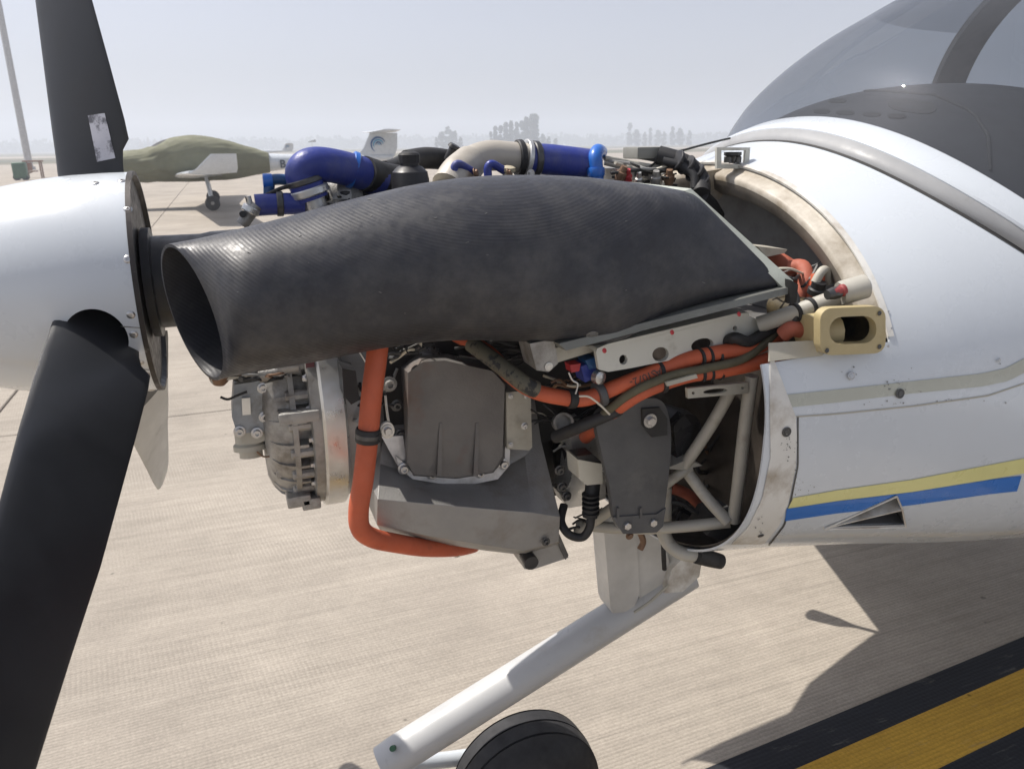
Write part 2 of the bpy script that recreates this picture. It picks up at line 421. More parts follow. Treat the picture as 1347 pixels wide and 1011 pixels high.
es = [e for e in bm.edges if all(v.co.z > -.01 for v in e.verts)]
bmesh.ops.bevel(bm, geom=es, offset=.006, segments=1, affect='EDGES')
slab_me = bpy.data.meshes.new('concrete_slab'); bm.to_mesh(slab_me); bm.free(); slab_me.materials.append(conc)
ny = int(round((SY1-SY0)/SL))
for ix in range(NXS):
    for iy in range(ny):
        o = bpy.data.objects.new('concrete_slab', slab_me); COL.objects.link(o); o.parent = apron
        o.location = (SX0+(ix+.5)*SL, SY0+(iy+.5)*SL, GZ + random.uniform(-.001, .001))
# taxi line: yellow with black borders, painted over the slabs
d = (qz(1347, 880)-qz(1050, 1011)); d.z = 0; d.normalize(); nn = V((-d.y, d.x, 0))
o0 = qz(1050, 1011); 
offA = (qz(1347, 835)-o0).dot(nn); offA2 = (qz(940, 1011)-o0).dot(nn); offY = (qz(1347, 957)-o0).dot(nn)
aw = (offA+offA2)/2
for nm, a, b, mt, zz in (('black_line_border', .0, aw, blk_paint, .005), ('yellow_taxi_line', offY, .0, yel_paint, .005), ('black_line_border', offY-aw, offY, blk_paint, .005)):
    bm = bmesh.new()
    for k in range(40):
        t0 = -25+k*1.6; t1 = t0+1.6
        quad(bm, [o0+d*t0+nn*a+V((0, 0, zz)), o0+d*t1+nn*a+V((0, 0, zz)), o0+d*t1+nn*b+V((0, 0, zz)), o0+d*t0+nn*b+V((0, 0, zz))])
    bmesh.ops.remove_doubles(bm, verts=bm.verts, dist=.0005)
    tag(obj(nm, bm, mt), None, None, kind='structure')
# far field strips behind the apron
bm = bmesh.new()
quad(bm, [(-900, 80, GZ-.015), (-46.5, 95, GZ-.015), (-20, 151, GZ-.015), (-900, 900, GZ-.015)])
tag(obj('grass_field', bm, field2_m), None, None, kind='structure')
bm = bmesh.new()
quad(bm, [(-100, 200, GZ-.01), (900, 185, GZ-.01), (900, 245, GZ-.01), (-160, 270, GZ-.01)])
tag(obj('far_runway', bm, conc_far), None, None, kind='structure')

# ------------------------------------------------------------------ the aircraft in front
ROOT = empty('light_aircraft', V((1.9, 0, GZ)), 'white light aircraft in the foreground with cowling off and engine exposed', 'aircraft')
HUB = V((.033, 0, 1.30))

# fuselage sections: X, half width, z of max width, top, bottom
SEC = [(.62, .452, 1.10, 1.36, .81), (.80, .478, 1.10, 1.40, .785), (.95, .492, 1.10, 1.432, .766), (1.06, .503, 1.10, 1.463, .750), (1.20, .520, 1.10, 1.507, .728), (1.40, .545, 1.10, 1.55, .695),
       (1.7, .575, 1.10, 1.56, .66), (2.2, .60, 1.10, 1.54, .64), (2.9, .60, 1.10, 1.50, .66), (3.6, .50, 1.11, 1.52, .78), (4.4, .33, 1.13, 1.45, .90), (5.4, .19, 1.18, 1.38, 1.02), (6.6, .12, 1.22, 1.34, 1.10), (7.4, .08, 1.24, 1.32, 1.16)]
def sec(X):
    X = min(max(X, SEC[0][0]), SEC[-1][0])
    for i in range(len(SEC)-1):
        if SEC[i][0] <= X <= SEC[i+1][0]:
            t = (X-SEC[i][0])/(SEC[i+1][0]-SEC[i][0])
            pa = SEC[max(i-1, 0)]; a = SEC[i]; b = SEC[i+1]; pb = SEC[min(i+2, len(SEC)-1)]
            out = []
            for k in range(1, 5):
                h = b[0]-a[0]
                m0 = (b[k]-pa[k])/(b[0]-pa[0])*h; m1 = (pb[k]-a[k])/(pb[0]-a[0])*h
                out.append((2*t**3-3*t*t+1)*a[k] + (t**3-2*t*t+t)*m0 + (-2*t**3+3*t*t)*b[k] + (t**3-t*t)*m1)
            return out
def fpt(X, th, off=0.0):
    """th: 0 top, +pi/2 port side (-Y), pi bottom"""
    w_, zm, zt, zb = sec(X)
    c, s_ = math.cos(th), math.sin(th)
    n = 2.08 if c > 0 else 2.6
    h = (zt-zm) if c > 0 else (zm-zb)
    return V((X, -(w_-off)*math.copysign(abs(s_)**(2/n), s_), zm + (h-off)*math.copysign(abs(c)**(2/n), c)))
def th_at(X, z):
    lo, hi = 0, PI
    for _ in range(40):
        mid = (lo+hi)/2
        if fpt(X, mid).z > z: lo = mid
        else: hi = mid
    return (lo+hi)/2
ZS = 1.216
# survey surface for placing paint and fasteners on the skin
bmS = bmesh.new(); Xs = [.78+.03*i for i in range(70)]
ringloft(bmS, [[fpt(X, 2*PI*k/160) for k in range(160)] for X in Xs], False, False)
bmesh.ops.recalc_face_normals(bmS, faces=bmS.faces)
BV = BVHTree.FromBMesh(bmS)
def onf(px, py, off=.001):
    d = ray(px, py).normalized(); h = BV.ray_cast(CAM, d)
    if h[0] is None: return None, None
    n = h[1]
    if n.dot(d) > 0: n = -n
    return h[0]+n*off, n
def resample(pl, n):
    ls = [0]
    for a, b in zip(pl, pl[1:]): ls.append(ls[-1]+math.hypot(b[0]-a[0], b[1]-a[1]))
    out = []
    for i in range(n+1):
        s_ = ls[-1]*i/n; k = 0
        while k < len(ls)-2 and ls[k+1] < s_: k += 1
        t = (s_-ls[k])/max(ls[k+1]-ls[k], 1e-6)
        out.append((pl[k][0]+(pl[k+1][0]-pl[k][0])*t, pl[k][1]+(pl[k+1][1]-pl[k][1])*t))
    return out
def skin_strip(name, up, lo, mat, parent, off=.0012, n=40, m_=4, th=None, hole=None):
    """paint or trim lying on the skin between two lines"""
    A = resample(up, n); B = resample(lo, n); bm = bmesh.new(); rows = []; PXS = [[(a[0]+(b[0]-a[0])*k/m_, a[1]+(b[1]-a[1])*k/m_) for k in range(m_+1)] for a, b in zip(A, B)]
    def inside(x, y):
        if not hole: return False
        sg = [(hole[(i+1) % 3][0]-hole[i][0])*(y-hole[i][1])-(hole[(i+1) % 3][1]-hole[i][1])*(x-hole[i][0]) for i in range(3)]
        return all(v > 0 for v in sg) or all(v < 0 for v in sg)
    for a, b in zip(A, B):
        r = []
        for k in range(m_+1):
            p, nn_ = onf(a[0]+(b[0]-a[0])*k/m_, a[1]+(b[1]-a[1])*k/m_, off)
            r.append(p)
        rows.append(r)
    rows = [r for r in rows if all(p is not None for p in r)]
    vs = [[bm.verts.new(p) for p in r] for r in rows]
    for i, (a, b) in enumerate(zip(vs, vs[1:])):
        for k in range(m_):
            if not inside((PXS[i][k][0]+PXS[i+1][k+1][0])/2, (PXS[i][k][1]+PXS[i+1][k+1][1])/2): bm.faces.new((a[k], a[k+1], b[k+1], b[k]))
    bmesh.ops.delete(bm, geom=[v for v in bm.verts if not v.link_faces], context='VERTS')
    bmesh.ops.recalc_face_normals(bm, faces=bm.faces)
    if th:
        bmesh.ops.solidify(bm, geom=bm.faces, thickness=th)
    return obj(name, bm, mat, parent)
def skin_patch(pts_px, off):
    return [onf(a, b, off)[0] for a, b in pts_px]

# -- upper and lower skin
def skin(name, th0f, th1f, X0, X1, nX, nT, mat, th=.004, parent=ROOT, off=0.0, cut=None):
    bm = bmesh.new(); rows = []
    for i in range(nX+1):
        X = X0+(X1-X0)*(i/nX)**1.35
        a, b = th0f(X), th1f(X)
        rows.append([fpt(X, a+(b-a)*k/nT, off) for k in range(nT+1)])
    ringloft(bm, rows, False, False, closed=False)
    bmesh.ops.recalc_face_normals(bm, faces=bm.faces)
    if cut: bmesh.ops.delete(bm, geom=[f for f in bm.faces if cut(f.calc_center_median())], context='FACES')
    f = max(bm.faces, key=lambda f: f.calc_area())
    if f.normal.dot(f.calc_center_median()-V((f.calc_center_median().x, 0, 1.1))) < 0: bmesh.ops.reverse_faces(bm, faces=bm.faces)
    bmesh.ops.solidify(bm, geom=bm.faces, thickness=th)
    return obj(name, bm, mat, parent, ang=50)
def th_of(p):
    w_, zm, zt, zb = sec(p.x); return math.atan2(-p.y/w_, (p.z-zm)/(zt-zm))
def Xg(th): return 1.18 + .15*(abs(math.degrees(th))/60)**3       # line of the gap in front of the canopy frame
def in_cockpit(p): t = th_of(p); return abs(t) < math.radians(68) and Xg(t)+.03 < p.x < 3.55
def fuselage_skin():
    NT = 288; X0 = 1.06; ths = th_at(X0, ZS)
    ks = round(ths/(2*PI)*NT)
    TH = [2*PI*k/NT for k in range(NT)]
    TH = [t + (ths-2*PI*ks/NT)*max(0, 1-abs(k-ks)/6) - (ths-2*PI*ks/NT)*max(0, 1-abs(k-(NT-ks))/6) for k, t in enumerate(TH)]
    bm = bmesh.new()
    Xs_ = [X0+(7.4-X0)*(i/120)**1.35 for i in range(121)]
    rows = ringloft(bm, [[fpt(X, t) for t in TH] for X in Xs_], False, False)
    prev = {k: rows[0][k] for k in range(ks, NT-ks+1)}
    for X in [X0-(X0-.848)*i/8 for i in range(1, 9)]:
        cur = {k: bm.verts.new(fpt(X, TH[k])) for k in prev}
        for k in range(ks, NT-ks): bm.faces.new((prev[k], prev[k+1], cur[k+1], cur[k]))
        prev = cur
    kz = [k for k in sorted(prev) if k > NT//2 and prev[k].co.z > .92]
    prev = {k: prev[k] for k in kz}
    for X in (.80, .75, .70, .66):
        cur = {k: bm.verts.new(fpt(X, TH[k])) for k in prev}
        for k in kz[:-1]: bm.faces.new((prev[k], prev[k+1], cur[k+1], cur[k]))
        prev = cur
    bmesh.ops.recalc_face_normals(bm, faces=bm.faces)
    f = max(bm.faces, key=lambda f: f.calc_area())
    if f.normal.dot(f.calc_center_median()-V((f.calc_center_median().x, 0, 1.1))) < 0: bmesh.ops.reverse_faces(bm, faces=bm.faces)
    bmesh.ops.delete(bm, geom=[f for f in bm.faces if in_cockpit(f.calc_center_median())], context='FACES')
    bmesh.ops.solidify(bm, geom=bm.faces, thickness=.004)
    return obj('fuselage_skin', bm, white, ROOT, ang=50)
lo_skin = fuselage_skin()
# inner joggle flange that the missing cowl sits on
def flange(name, th0f, th1f, X0, X1, mat, off, nT=90):
    return skin(name, th0f, th1f, X0, X1, 5, nT, mat, th=.005, off=off)
def rolled(name, prof, t0, t1, n, mat, th=.003):
    bm = bmesh.new(); rows = []
    for k in range(n+1):
        t = t0+(t1-t0)*k/n; rows.append([fpt(X, t, off) for X, off in prof])
    ringloft(bm, rows, False, False, closed=False); bmesh.ops.recalc_face_normals(bm, faces=bm.faces)
    bmesh.ops.solidify(bm, geom=bm.faces, thickness=th); return obj(name, bm, mat, ROOT, ang=60)
TS = th_at(1.04, ZS)
rolled('cowl_flange', [(1.063, .005), (1.058, .009), (1.040, .011), (1.036, .015), (1.037, .022)], -TS+.01, TS-.01, 130, flange_m, th=.002)
rolled('bay_wall', [(1.039, .020), (1.042, .040), (1.060, .055), (1.112, .066)], -TS+.01, TS-.01, 110, M('grimy_bay_wall', (.17, .15, .125), .65, var=.2, scale=6, dirt=((.07, .055, .04), .42, .66, 8)), th=.002)
rolled('bay_shade_lining', [(.856, .007), (.91, .008), (.984, .010)], TS+.01, 2*PI-TS-.01, 110, firew)  # dark sheet added over the white inner skin to keep the bay in shade
skin('edge_strip', lambda X: -th_at(X, ZS)+.02, lambda X: th_at(X, ZS)-.02, 1.058, 1.068, 2, 90, white_dirty, th=.003, off=-.0015)

# -- firewall: two flat bulkheads with a shelf between them
def bulk(name, X, z0, z1, mat, th=.01, off=.022):
    bm = bmesh.new(); pts = []
    ts = [2*PI*k/120 for k in range(120)]
    pts = [fpt(X, t, off) for t in ts]
    pts = [V((X, p.y, min(max(p.z, z0), z1))) for p in pts]
    out = []
    for p in pts:
        if not out or (p-out[-1]).length > .004: out.append(p)
    prism(bm, out, (th, 0, 0)); return obj(name, bm, mat, ROOT)
bulk('firewall', .985, .70, 1.205, firew)
bulk('upper_bulkhead', 1.115, 1.195, 1.7, grey_in)
bm = bmesh.new(); box(bm, (1.05, 0, 1.19), (.13, .90, .008)); obj('firewall_shelf', bm, grey_in, ROOT, bevel=.002)

# -- canopy gap, canopy frame and windshield
def theta_strip(name, prof, mat, t0, t1, n=110, th=0, parent=ROOT, ang=30):
    """strip running round the fuselage; prof gives (X beyond the gap, height above the skin)"""
    bm = bmesh.new(); rows = []
    for k in range(n+1):
        t = t0+(t1-t0)*k/n; rows.append([fpt(Xg(t)+a, t, -b) for a, b in prof])
    ringloft(bm, rows, False, False, closed=False)
    bmesh.ops.recalc_face_normals(bm, faces=bm.faces)
    if th: bmesh.ops.solidify(bm, geom=bm.faces, thickness=th)
    return obj(name, bm, mat, parent, ang=ang)
TM = math.radians(70)
theta_strip('canopy_gap', [(-.001, .0008), (.008, .0008)], dark_in, -TM, TM)
theta_strip('canopy_seal', [(.006, -.003), (.007, .005), (.014, .011), (.026, .016), (.030, .016)], M('grey_canopy_seal', (.30, .305, .31), .5, var=.1, dirt=((.16, .16, .15), .55, .85, 10)), -TM, TM, ang=40)
theta_strip('canopy_frame', [(.027, .008), (.027, .018), (.031, .0205), (.050, .023), (.080, .025), (.085, .024), (.085, .005)], white, -TM, TM, ang=24)
def gl_pt(t, u, tab):
    X = Xg(t)+.080+u; p = fpt(min(X, 7), t)
    k = 0
    while k < len(tab)-2 and tab[k+1][0] < u: k += 1
    f = (u-tab[k][0])/(tab[k+1][0]-tab[k][0]); f = f
    e = tab[k][1]+(tab[k+1][1]-tab[k][1])*f
    g = max(0, math.cos(min(abs(t)/TM, 1)*PI/2))**.55
    return p + V((0, -.30*math.sin(t), math.cos(t)**.5 if math.cos(t) > 0 else 0))*(e*g) + V((0, -math.sin(t), math.cos(t)))*.03*(1-g)*0
def smooth_tab(tab, n=60):
    P, _ = catmull([V((a, b, 0)) for a, b in tab], 8); return [(p.x, p.y) for p in P]
GT = smooth_tab([(0, .024), (.02, .058), (.06, .110), (.16, .170), (.26, .215), (.42, .285), (.65, .36), (1.0, .415), (1.4, .42), (1.8, .35), (2.1, .22), (2.3, .06)])
def dome(name, tab, u0, u1, nu, t0, t1, ntt, mat, matfn=None, th=0, zcut=0):
    bm = bmesh.new(); rows = []
    for i in range(nu+1):
        u = u0+(u1-u0)*(i/nu)
        rows.append([gl_pt(t0+(t1-t0)*k/ntt, u, tab) for k in range(ntt+1)])
    ringloft(bm, rows, False, False, closed=False)
    bmesh.ops.recalc_face_normals(bm, faces=bm.faces)
    if matfn:
        if zcut: bmesh.ops.bisect_plane(bm, geom=bm.verts[:]+bm.edges[:]+bm.faces[:], plane_co=(0, 0, zcut), plane_no=(.0, 0, 1))
        for f in bm.faces: f.material_index = matfn(f.calc_center_median())
    if th: bmesh.ops.solidify(bm, geom=bm.faces, thickness=th)
    return obj(name, bm, mat, ROOT, ang=60)
dome('windshield', GT, 0, .80, 44, -TM, TM, 70, [glass, glass_dk], lambda p: 1 if p.z > 1.775 else 0, zcut=1.775)
dome('rear_canopy', GT, .91, 2.28, 40, -TM, TM, 60, [glass, white], lambda p: 1 if p.x > 2.9 else 0)
dome('canopy_arch', [(a, b+.006) for a, b in GT], 0.795, .915, 3, -TM, TM, 70, grey_in, th=.014)
ST = smooth_tab([(-.02, .0), (0, .008), (.10, .035), (.25, .05), (.42, .05), (.52, .03), (.56, -.04), (.57, -.25)])
hood = dome('glareshield', ST, 0, .57, 30, -math.radians(64), math.radians(64), 60, shroud_m, th=.006)
bmH = bmesh.new(); rows = [[gl_pt(-math.radians(64)+math.radians(128)*k/60, .57*i/30, ST) for k in range(61)] for i in range(31)]
ringloft(bmH, rows, False, False, closed=False); bmesh.ops.recalc_face_normals(bmH, faces=bmH.faces); BVH_ = BVHTree.FromBMesh(bmH)
def onh(px, py, off=.002):
    d = ray(px, py).normalized(); h = BVH_.ray_cast(CAM, d)
    if h[0] is None: return None
    n = h[1] if h[1].dot(d) < 0 else -h[1]
    return h[0]+n*off
def hood_line(name, pts, r, mat):
    P = [onh(a, b, r*.4) for a, b in resample(pts, 24)]; P = [p for p in P if p is not None]
    if len(P) > 3:
        bm = bmesh.new(); tube(bm, P, r, 8, 1); return obj(name, bm, mat, hood)
def hood_slot(name, cx, cy, rx, ry, mat, rot=0):
    P = []
    for i in range(14):
        a = 2*PI*i/14; x = rx*abs(math.cos(a))**.6*math.copysign(1, math.cos(a)); y = ry*math.sin(a)
        P.append(onh(cx+x*math.cos(rot)-y*math.sin(rot), cy+x*math.sin(rot)+y*math.cos(rot), .0015))
    if all(p is not None for p in P):
        bm = bmesh.new(); bm.faces.new([bm.verts.new(p) for p in P]); bmesh.ops.recalc_face_normals(bm, faces=bm.faces)
        bmesh.ops.solidify(bm, geom=bm.faces, thickness=.0015); return obj(name, bm, mat, hood)
for (x, y, rx) in ((1052, 146, 9), (1081, 145, 11), (1112, 147, 12), (1147, 149, 12), (1102, 131, 12), (1180, 152, 12)): hood_slot('defrost_slot', x, y+2, rx, 3, M('slot_black', (.008, .008, .008), .9))
hood_slot('instrument_recess', 1200, 140, 32, 9, dark_in, .12)
hood_line('hood_seam', [(1000, 135), (1060, 127), (1150, 120), (1230, 126), (1280, 148), (1300, 180), (1302, 225)], .003, dark_in)
# dark cockpit below the glass: tub, seats, headrests
bm = bmesh.new(); rows = []
for i in range(24):
    X = 1.32+i*.1; rows.append([fpt(X, -2.2+4.4*k/40+PI, .03) for k in range(41)])
ringloft(bm, rows, False, False, closed=False); bmesh.ops.solidify(bm, geom=bm.faces, thickness=.006)
obj('cockpit_tub', bm, grey_in, ROOT)
for s_ in (-1, 1):
    bm = bmesh.new(); box(bm, (2.55, s_*.27, 1.22), (.14, .44, .62), Matrix.Rotation(.25, 3, 'Y')); box(bm, (2.66, s_*.27, 1.62), (.09, .24, .16), Matrix.Rotation(.25, 3, 'Y'))
    box(bm, (2.25, s_*.27, .98), (.5, .44, .14)); obj('seat', bm, dark_in, ROOT, bevel=.03, bseg=3)
bm = bmesh.new(); box(bm, (1.86, 0, 1.42), (.05, .86, .26)); obj('instrument_panel', bm, dark_in, ROOT, bevel=.01)

# -- painted stripes, fasteners and panel lines on the lower skin
SC = [(1083, 693), (1178, 650), (1190, 690)]
skin_strip('grey_stripe', [(1013, 521), (1100, 512), (1200, 501), (1290, 491), (1322, 484), (1360, 464)], [(1013, 538), (1100, 529), (1200, 517), (1290, 508), (1325, 501), (1362, 482)], str_grey, lo_skin)
skin_strip('yellow_stripe', [(1043, 654), (1100, 644), (1200, 630), (1300, 611), (1400, 592)], [(1036, 668), (1100, 658), (1200, 646), (1300, 630), (1400, 612)], str_yel, lo_skin, n=260, m_=12, hole=SC)
skin_strip('blue_stripe', [(1034, 668), (1100, 658), (1200, 646), (1300, 630), (1343, 625)], [(1032, 684), (1100, 674), (1200, 663), (1300, 649), (1337, 645)], str_blue, lo_skin, off=.0016, n=260, m_=16, hole=SC)
skin_strip('edge_doubler', [(1012, 460), (1012, 530), (1013, 600), (1002, 655), (984, 692), (962, 714)], [(1046, 548), (1047, 575), (1046, 612), (1036, 660), (1024, 690), (1004, 714)], white_dirty, lo_skin, off=.0022, th=.0015)
skin_strip('panel_seam', [(1048, 548), (1048, 612), (1038, 660), (1030, 690), (1010, 716)], [(1050, 548), (1050, 612), (1040.5, 660), (1032.5, 690), (1012.5, 716)], dark_steel, lo_skin, off=.0012, m_=1)
skin_strip('panel_seam', [(1013, 549), (1100, 543), (1200, 533), (1300, 519), (1347, 503)], [(1013, 551), (1100, 545), (1200, 535), (1300, 521), (1347, 505)], beige, lo_skin, off=.0010, m_=1)
skin_strip('bonded_tab', [(1010, 452), (1040, 450), (1080, 448)], [(1010, 476), (1040, 472), (1080, 468)], beige, lo_skin, off=.004, th=.003, n=10)
rs = random.Random(11)
for cx, cy, sx, sy, n_, of in ((1182, 507, 17, 18, 46, .0019), (1034, 584, 6, 15, 34, .0052), (1118, 490, 11, 7, 10, .0012), (1180, 531, 30, 2, 16, .0014), (1250, 527, 60, 4, 18, .0014), (1045, 600, 2, 40, 20, .0042), (1060, 640, 20, 9, 20, .0018), (1312, 474, 5, 4, 6, .0012), (998, 690, 9, 14, 18, .0042)):
    bm = bmesh.new()
    for _ in range(int(n_*.6)):
        x = cx+rs.gauss(0, sx*.6); y = cy+rs.gauss(0, sy*.6); r = rs.uniform(.3, 1.2); P = []
        for k in range(6):
            a = 2*PI*k/6; p, n1 = onf(x+r*rs.uniform(.5, 1.4)*math.cos(a), y+r*rs.uniform(.5, 1.4)*math.sin(a), of)
            if p: P.append(p)
        if len(P) == 6: bm.faces.new([bm.verts.new(p) for p in P])
    o = obj('paint_chips', bm, scuff, lo_skin); o['kind'] = 'stuff'
for (x, y, r, mt) in ((1182, 517, .0075, dark_steel), (1033, 567, .0075, dark_steel), (1118, 494, .006, steel), (1312, 474, .003, steel), (1000, 702, .005, dark_steel)):
    p, n_ = onf(x, y, .003); bolt(lo_skin, p, n_, r, 'camlock', mt)
# triangular scoop beside the stripes
A, B_, C_ = [onf(*p_, .0) for p_ in ((1083, 693), (1178, 650), (1190, 690))]
nrm = (A[1]+B_[1]+C_[1]).normalized()
def scoop():
    mid1 = onf(1186, 668, .0)[0]
    a0 = A[0]+nrm*.003; b0 = B_[0]+nrm*.003; c0 = C_[0]+nrm*.003
    inn = -nrm
    bm = bmesh.new()
    cut = [a0+nrm*.01, b0+nrm*.01, (b0+mid1+nrm*.012)/2, mid1+nrm*.013, (c0+mid1+nrm*.012)/2, c0+nrm*.01]
    ins = [a0+inn*.010, b0+inn*.050, (b0+mid1)/2+inn*.05, mid1+inn*.05, (c0+mid1)/2+inn*.05, c0+inn*.050]
    a = [bm.verts.new(p) for p in cut]; b = [bm.verts.new(p) for p in ins]; n = len(a)
    bm.faces.new(a); bm.faces.new(list(reversed(b)))
    for i in range(n): bm.faces.new((a[i], b[i], b[(i+1) % n], a[(i+1) % n]))
    bmesh.ops.recalc_face_normals(bm, faces=bm.faces)
    me = bpy.data.meshes.new('cut'); bm.to_mesh(me); bm.free()
    co = bpy.data.objects.new('cut', me); COL.objects.link(co)
    md = lo_skin.modifiers.new('b', 'BOOLEAN'); md.operation = 'DIFFERENCE'; md.object = co; md.solver = 'EXACT'
    dg = bpy.context.evaluated_depsgraph_get(); dg.update()
    nm = bpy.data.meshes.new_from_object(lo_skin.evaluated_get(dg)); lo_skin.modifiers.clear()
    if len(nm.polygons) > 1000: lo_skin.data = nm
    bpy.data.objects.remove(co)
    bm = bmesh.new()                                             # pocket walls
    a = [bm.verts.new(p+inn*.0135) for p in cut]; b = [bm.verts.new(p) for p in ins]
    bm.faces.new(b)
    for i in range(n): bm.faces.new((a[i], a[(i+1) % n], b[(i+1) % n], b[i]))
    obj('scoop_pocket', bm, shield_m, lo_skin)
    bm = bmesh.new(); tube(bm, [c0+nrm*.001, a0+nrm*.001], .0016, 6, 1); tube(bm, [a0+nrm*.001, b0+nrm*.001], .0016, 6, 1); tube(bm, [b0+nrm*.001, mid1+nrm*.002, c0+nrm*.001], .0016, 6, 1); obj('scoop_rim', bm, white_dirty, lo_skin)
    bm = bmesh.new()                                             # central vane standing in the opening
    e = nrm.cross(V((1, 0, 0))).normalized()*.0016
    prism(bm, [a0+e*-1, mid1+nrm*.004-e, mid1+inn*.04-e, a0+inn*.008-e], e*2); obj('scoop_vane', bm, white_dirty, lo_skin)
scoop()

# -- yellow air inlet frame with oval opening
def rrect(cx, cy, hw, hh, r, Y, n=5, sk=0):
    out = []
    for (sx, sy, a0) in ((1, 1, 0), (-1, 1, 90), (-1, -1, 180), (1, -1, 270)):
        for k in range(n+1):
            a = math.radians(a0+90*k/n); x = sx*(hw-r)+r*math.cos(a); y = sy*(hh-r)+r*math.sin(a)
            out.append(q(cx+x, cy+y+sk*x, Y))
    return out
bm = bmesh.new(); prism(bm, rrect(1122, 435, 43, 31, 15, -.502, sk=-.04), (0, .013, 0), [rrect(1122, 434, 31, 18, 17, -.502, sk=-.04)])
inlet = obj('inlet_frame', bm, yellow_fr, ROOT, ang=50)
bm = bmesh.new(); o_ = rrect(1122, 434, 33, 20, 18, -.489); i_ = [p+V((.02, .16, 0)) for p in o_]; ringloft(bm, [o_, i_], False, True); obj('inlet_duct', bm, M('shade_darkened_inlet_duct', (.10, .075, .035), .7, dirt=((.02, .02, .018), .40, .62, 15)), inlet)  # base and mottling darkened to put shade inside the duct
bm = bmesh.new(); tube(bm, L([(1062, 440), (1075, 437), (1092, 434)], -.45), .030, 14, 3); obj('inlet_spigot', bm, yellow_fr, inlet)
for (x, y) in ((1088, 461), (1157, 456), (1157, 412)): bolt(inlet, q(x, y, -.503), TO_CAM, .0035, 'screw', dark_steel)
for (x, y) in ((1168, 410), (1172, 432), (1168, 455)):
    p, n_ = onf(x, y, .001)
    if p: bolt(lo_skin, p, n_, .002, 'screw', steel)

# -- latch frame on top of the cowl lip
bm = bmesh.new()
o_ = q(964, 206, .02); ux = V((1, 0, 0)); 
YL = -.085
A1 = L([(943, 194), (987, 194), (985, 222), (943, 222)], YL); H1 = L([(949, 198), (981, 198), (979, 216), (949, 216)], YL)
prism(bm, A1, (.004, .012, 0), [H1]); latch = obj('latch_frame', bm, rail_m, ROOT, ang=30)
bm = bmesh.new(); lathe(bm, q(964, 200, YL+.01), (0, 0, -1), [(0, .016), (.006, .016), (.008, .008), (.02, .006)], 14); obj('latch_pin', bm, plastic, latch)
for x in (957, 970): bm = bmesh.new(); lathe(bm, q(x, 214, YL+.01), (0, 0, 1), [(0, .007), (.01, .007), (.014, .003)], 12); obj('latch_stud', bm, dark_steel, latch)
pipe('wire', L([(950, 219), (944, 232), (951, 247), (948, 255)], -.02), .0015, rubber, latch, 8)

# -- wing, boom fin and tail of the same aircraft (outside or behind the frame, they throw the shadows at right)
def airfoil(c, t, n=12):
    up = [(1-math.cos(PI*k/n))/2 for k in range(n+1)]
    f = lambda x: 5*t*(.2969*math.sqrt(x)-.126*x-.3516*x*x+.2843*x**3-.1036*x**4)
    return [(x*c, f(x)*c) for x in up] + [(x*c, -f(x)*c*.7) for x in reversed(up[1:-1])]
def wing_loft(bm, st, t=.14):
    ringloft(bm, [[V((x0+a, y, z+b)) for a, b in airfoil(c, t)] for (x0, y, z, c) in st])
for s_ in (1, -1):
    bm = bmesh.new(); wing_loft(bm, ([(1.02, .40, .86, 2.2), (1.20, .515, .87, 1.95), (1.45, .585, .84, 1.65), (1.64, .63, .81, 1.42)] if s_ > 0 else [(1.78, -.42, .80, 1.35), (1.80, -.7, .81, 1.25)]) + [(1.83, s_*1.2, .84, 1.18), (2.02, s_*2.0, .90, 1.04), (2.12, s_*3.4, .98, .98), (2.28, s_*5.6, 1.12, .76)]); obj('wing', bm, white, ROOT)
bm = bmesh.new(); ringloft(bm, [[V((x0+a, b, z)) for a, b in airfoil(c, .1)] for (x0, z, c) in ((6.2, 1.25, 1.0), (6.75, 1.97, .7))]); obj('tail_fin', bm, white, ROOT)
bm = bmesh.new(); wing_loft(bm, [(6.8, -1.6, 1.97, .5), (6.75, 0, 1.95, .7), (6.8, 1.6, 1.97, .5)], .1); obj('tailplane', bm, white, ROOT)
bm = bmesh.new()                                                 # probe on the wing root seen only by its shadow
pr = [V((1.70, .55, .79)), V((1.60, .67, .79)), V((1.56, .715, .79)), V((1.51, .78, .79))]
tube(bm, pr, [.008, .009, .028, .036], 12, 4); obj('air_probe', bm, white, ROOT)
for s_ in (1, -1):
    g = obj('main_gear_leg', (lambda b: (tube(b, [V((2.75, s_*.5, .75)), V((2.8, s_*1.1, .42)), V((2.8, s_*1.45, .13))], [.04, .035, .03], 10, 4), b)[1])(bmesh.new()), white, ROOT)
    bm = bmesh.new(); lathe(bm, (2.8, s_*1.49-.06, GZ+.18), (0, 1, 0), [(0, .11), (.01, .155), (.035, .176), (.06, .18), (.085, .176), (.11, .155), (.12, .11)], 32); obj('main_wheel', bm, tyre_m, ROOT)

# ------------------------------------------------------------------ propeller
AXB = V((-.024, 0, 1.30))                     # centre of the blade roots
RS = .168
spin_prof = [(0, RS), (.03, RS*.998), (.08, RS*.985), (.14, RS*.94), (.20, RS*.865), (.26, RS*.75), (.31, RS*.61), (.35, RS*.45), (.375, RS*.29), (.388, RS*.13), (.391, .0)]
BD = [V((0, math.sin(a), math.cos(a))) for a in (math.radians(13), math.radians(133), math.radians(253))]
bm = bmesh.new(); P_, _ = catmull([V((a, b, 0)) for a, b in spin_prof], 4)
rings = []
for p in P_: rings.append([HUB + V((-p.x, max(p.y, 1e-4)*math.sin(2*PI*k/96), max(p.y, 1e-4)*math.cos(2*PI*k/96))) for k in range(96)])
ringloft(bm, rings, False, True)
bmesh.ops.recalc_face_normals(bm, faces=bm.faces)
bmesh.ops.solidify(bm, geom=bm.faces, thickness=.003)
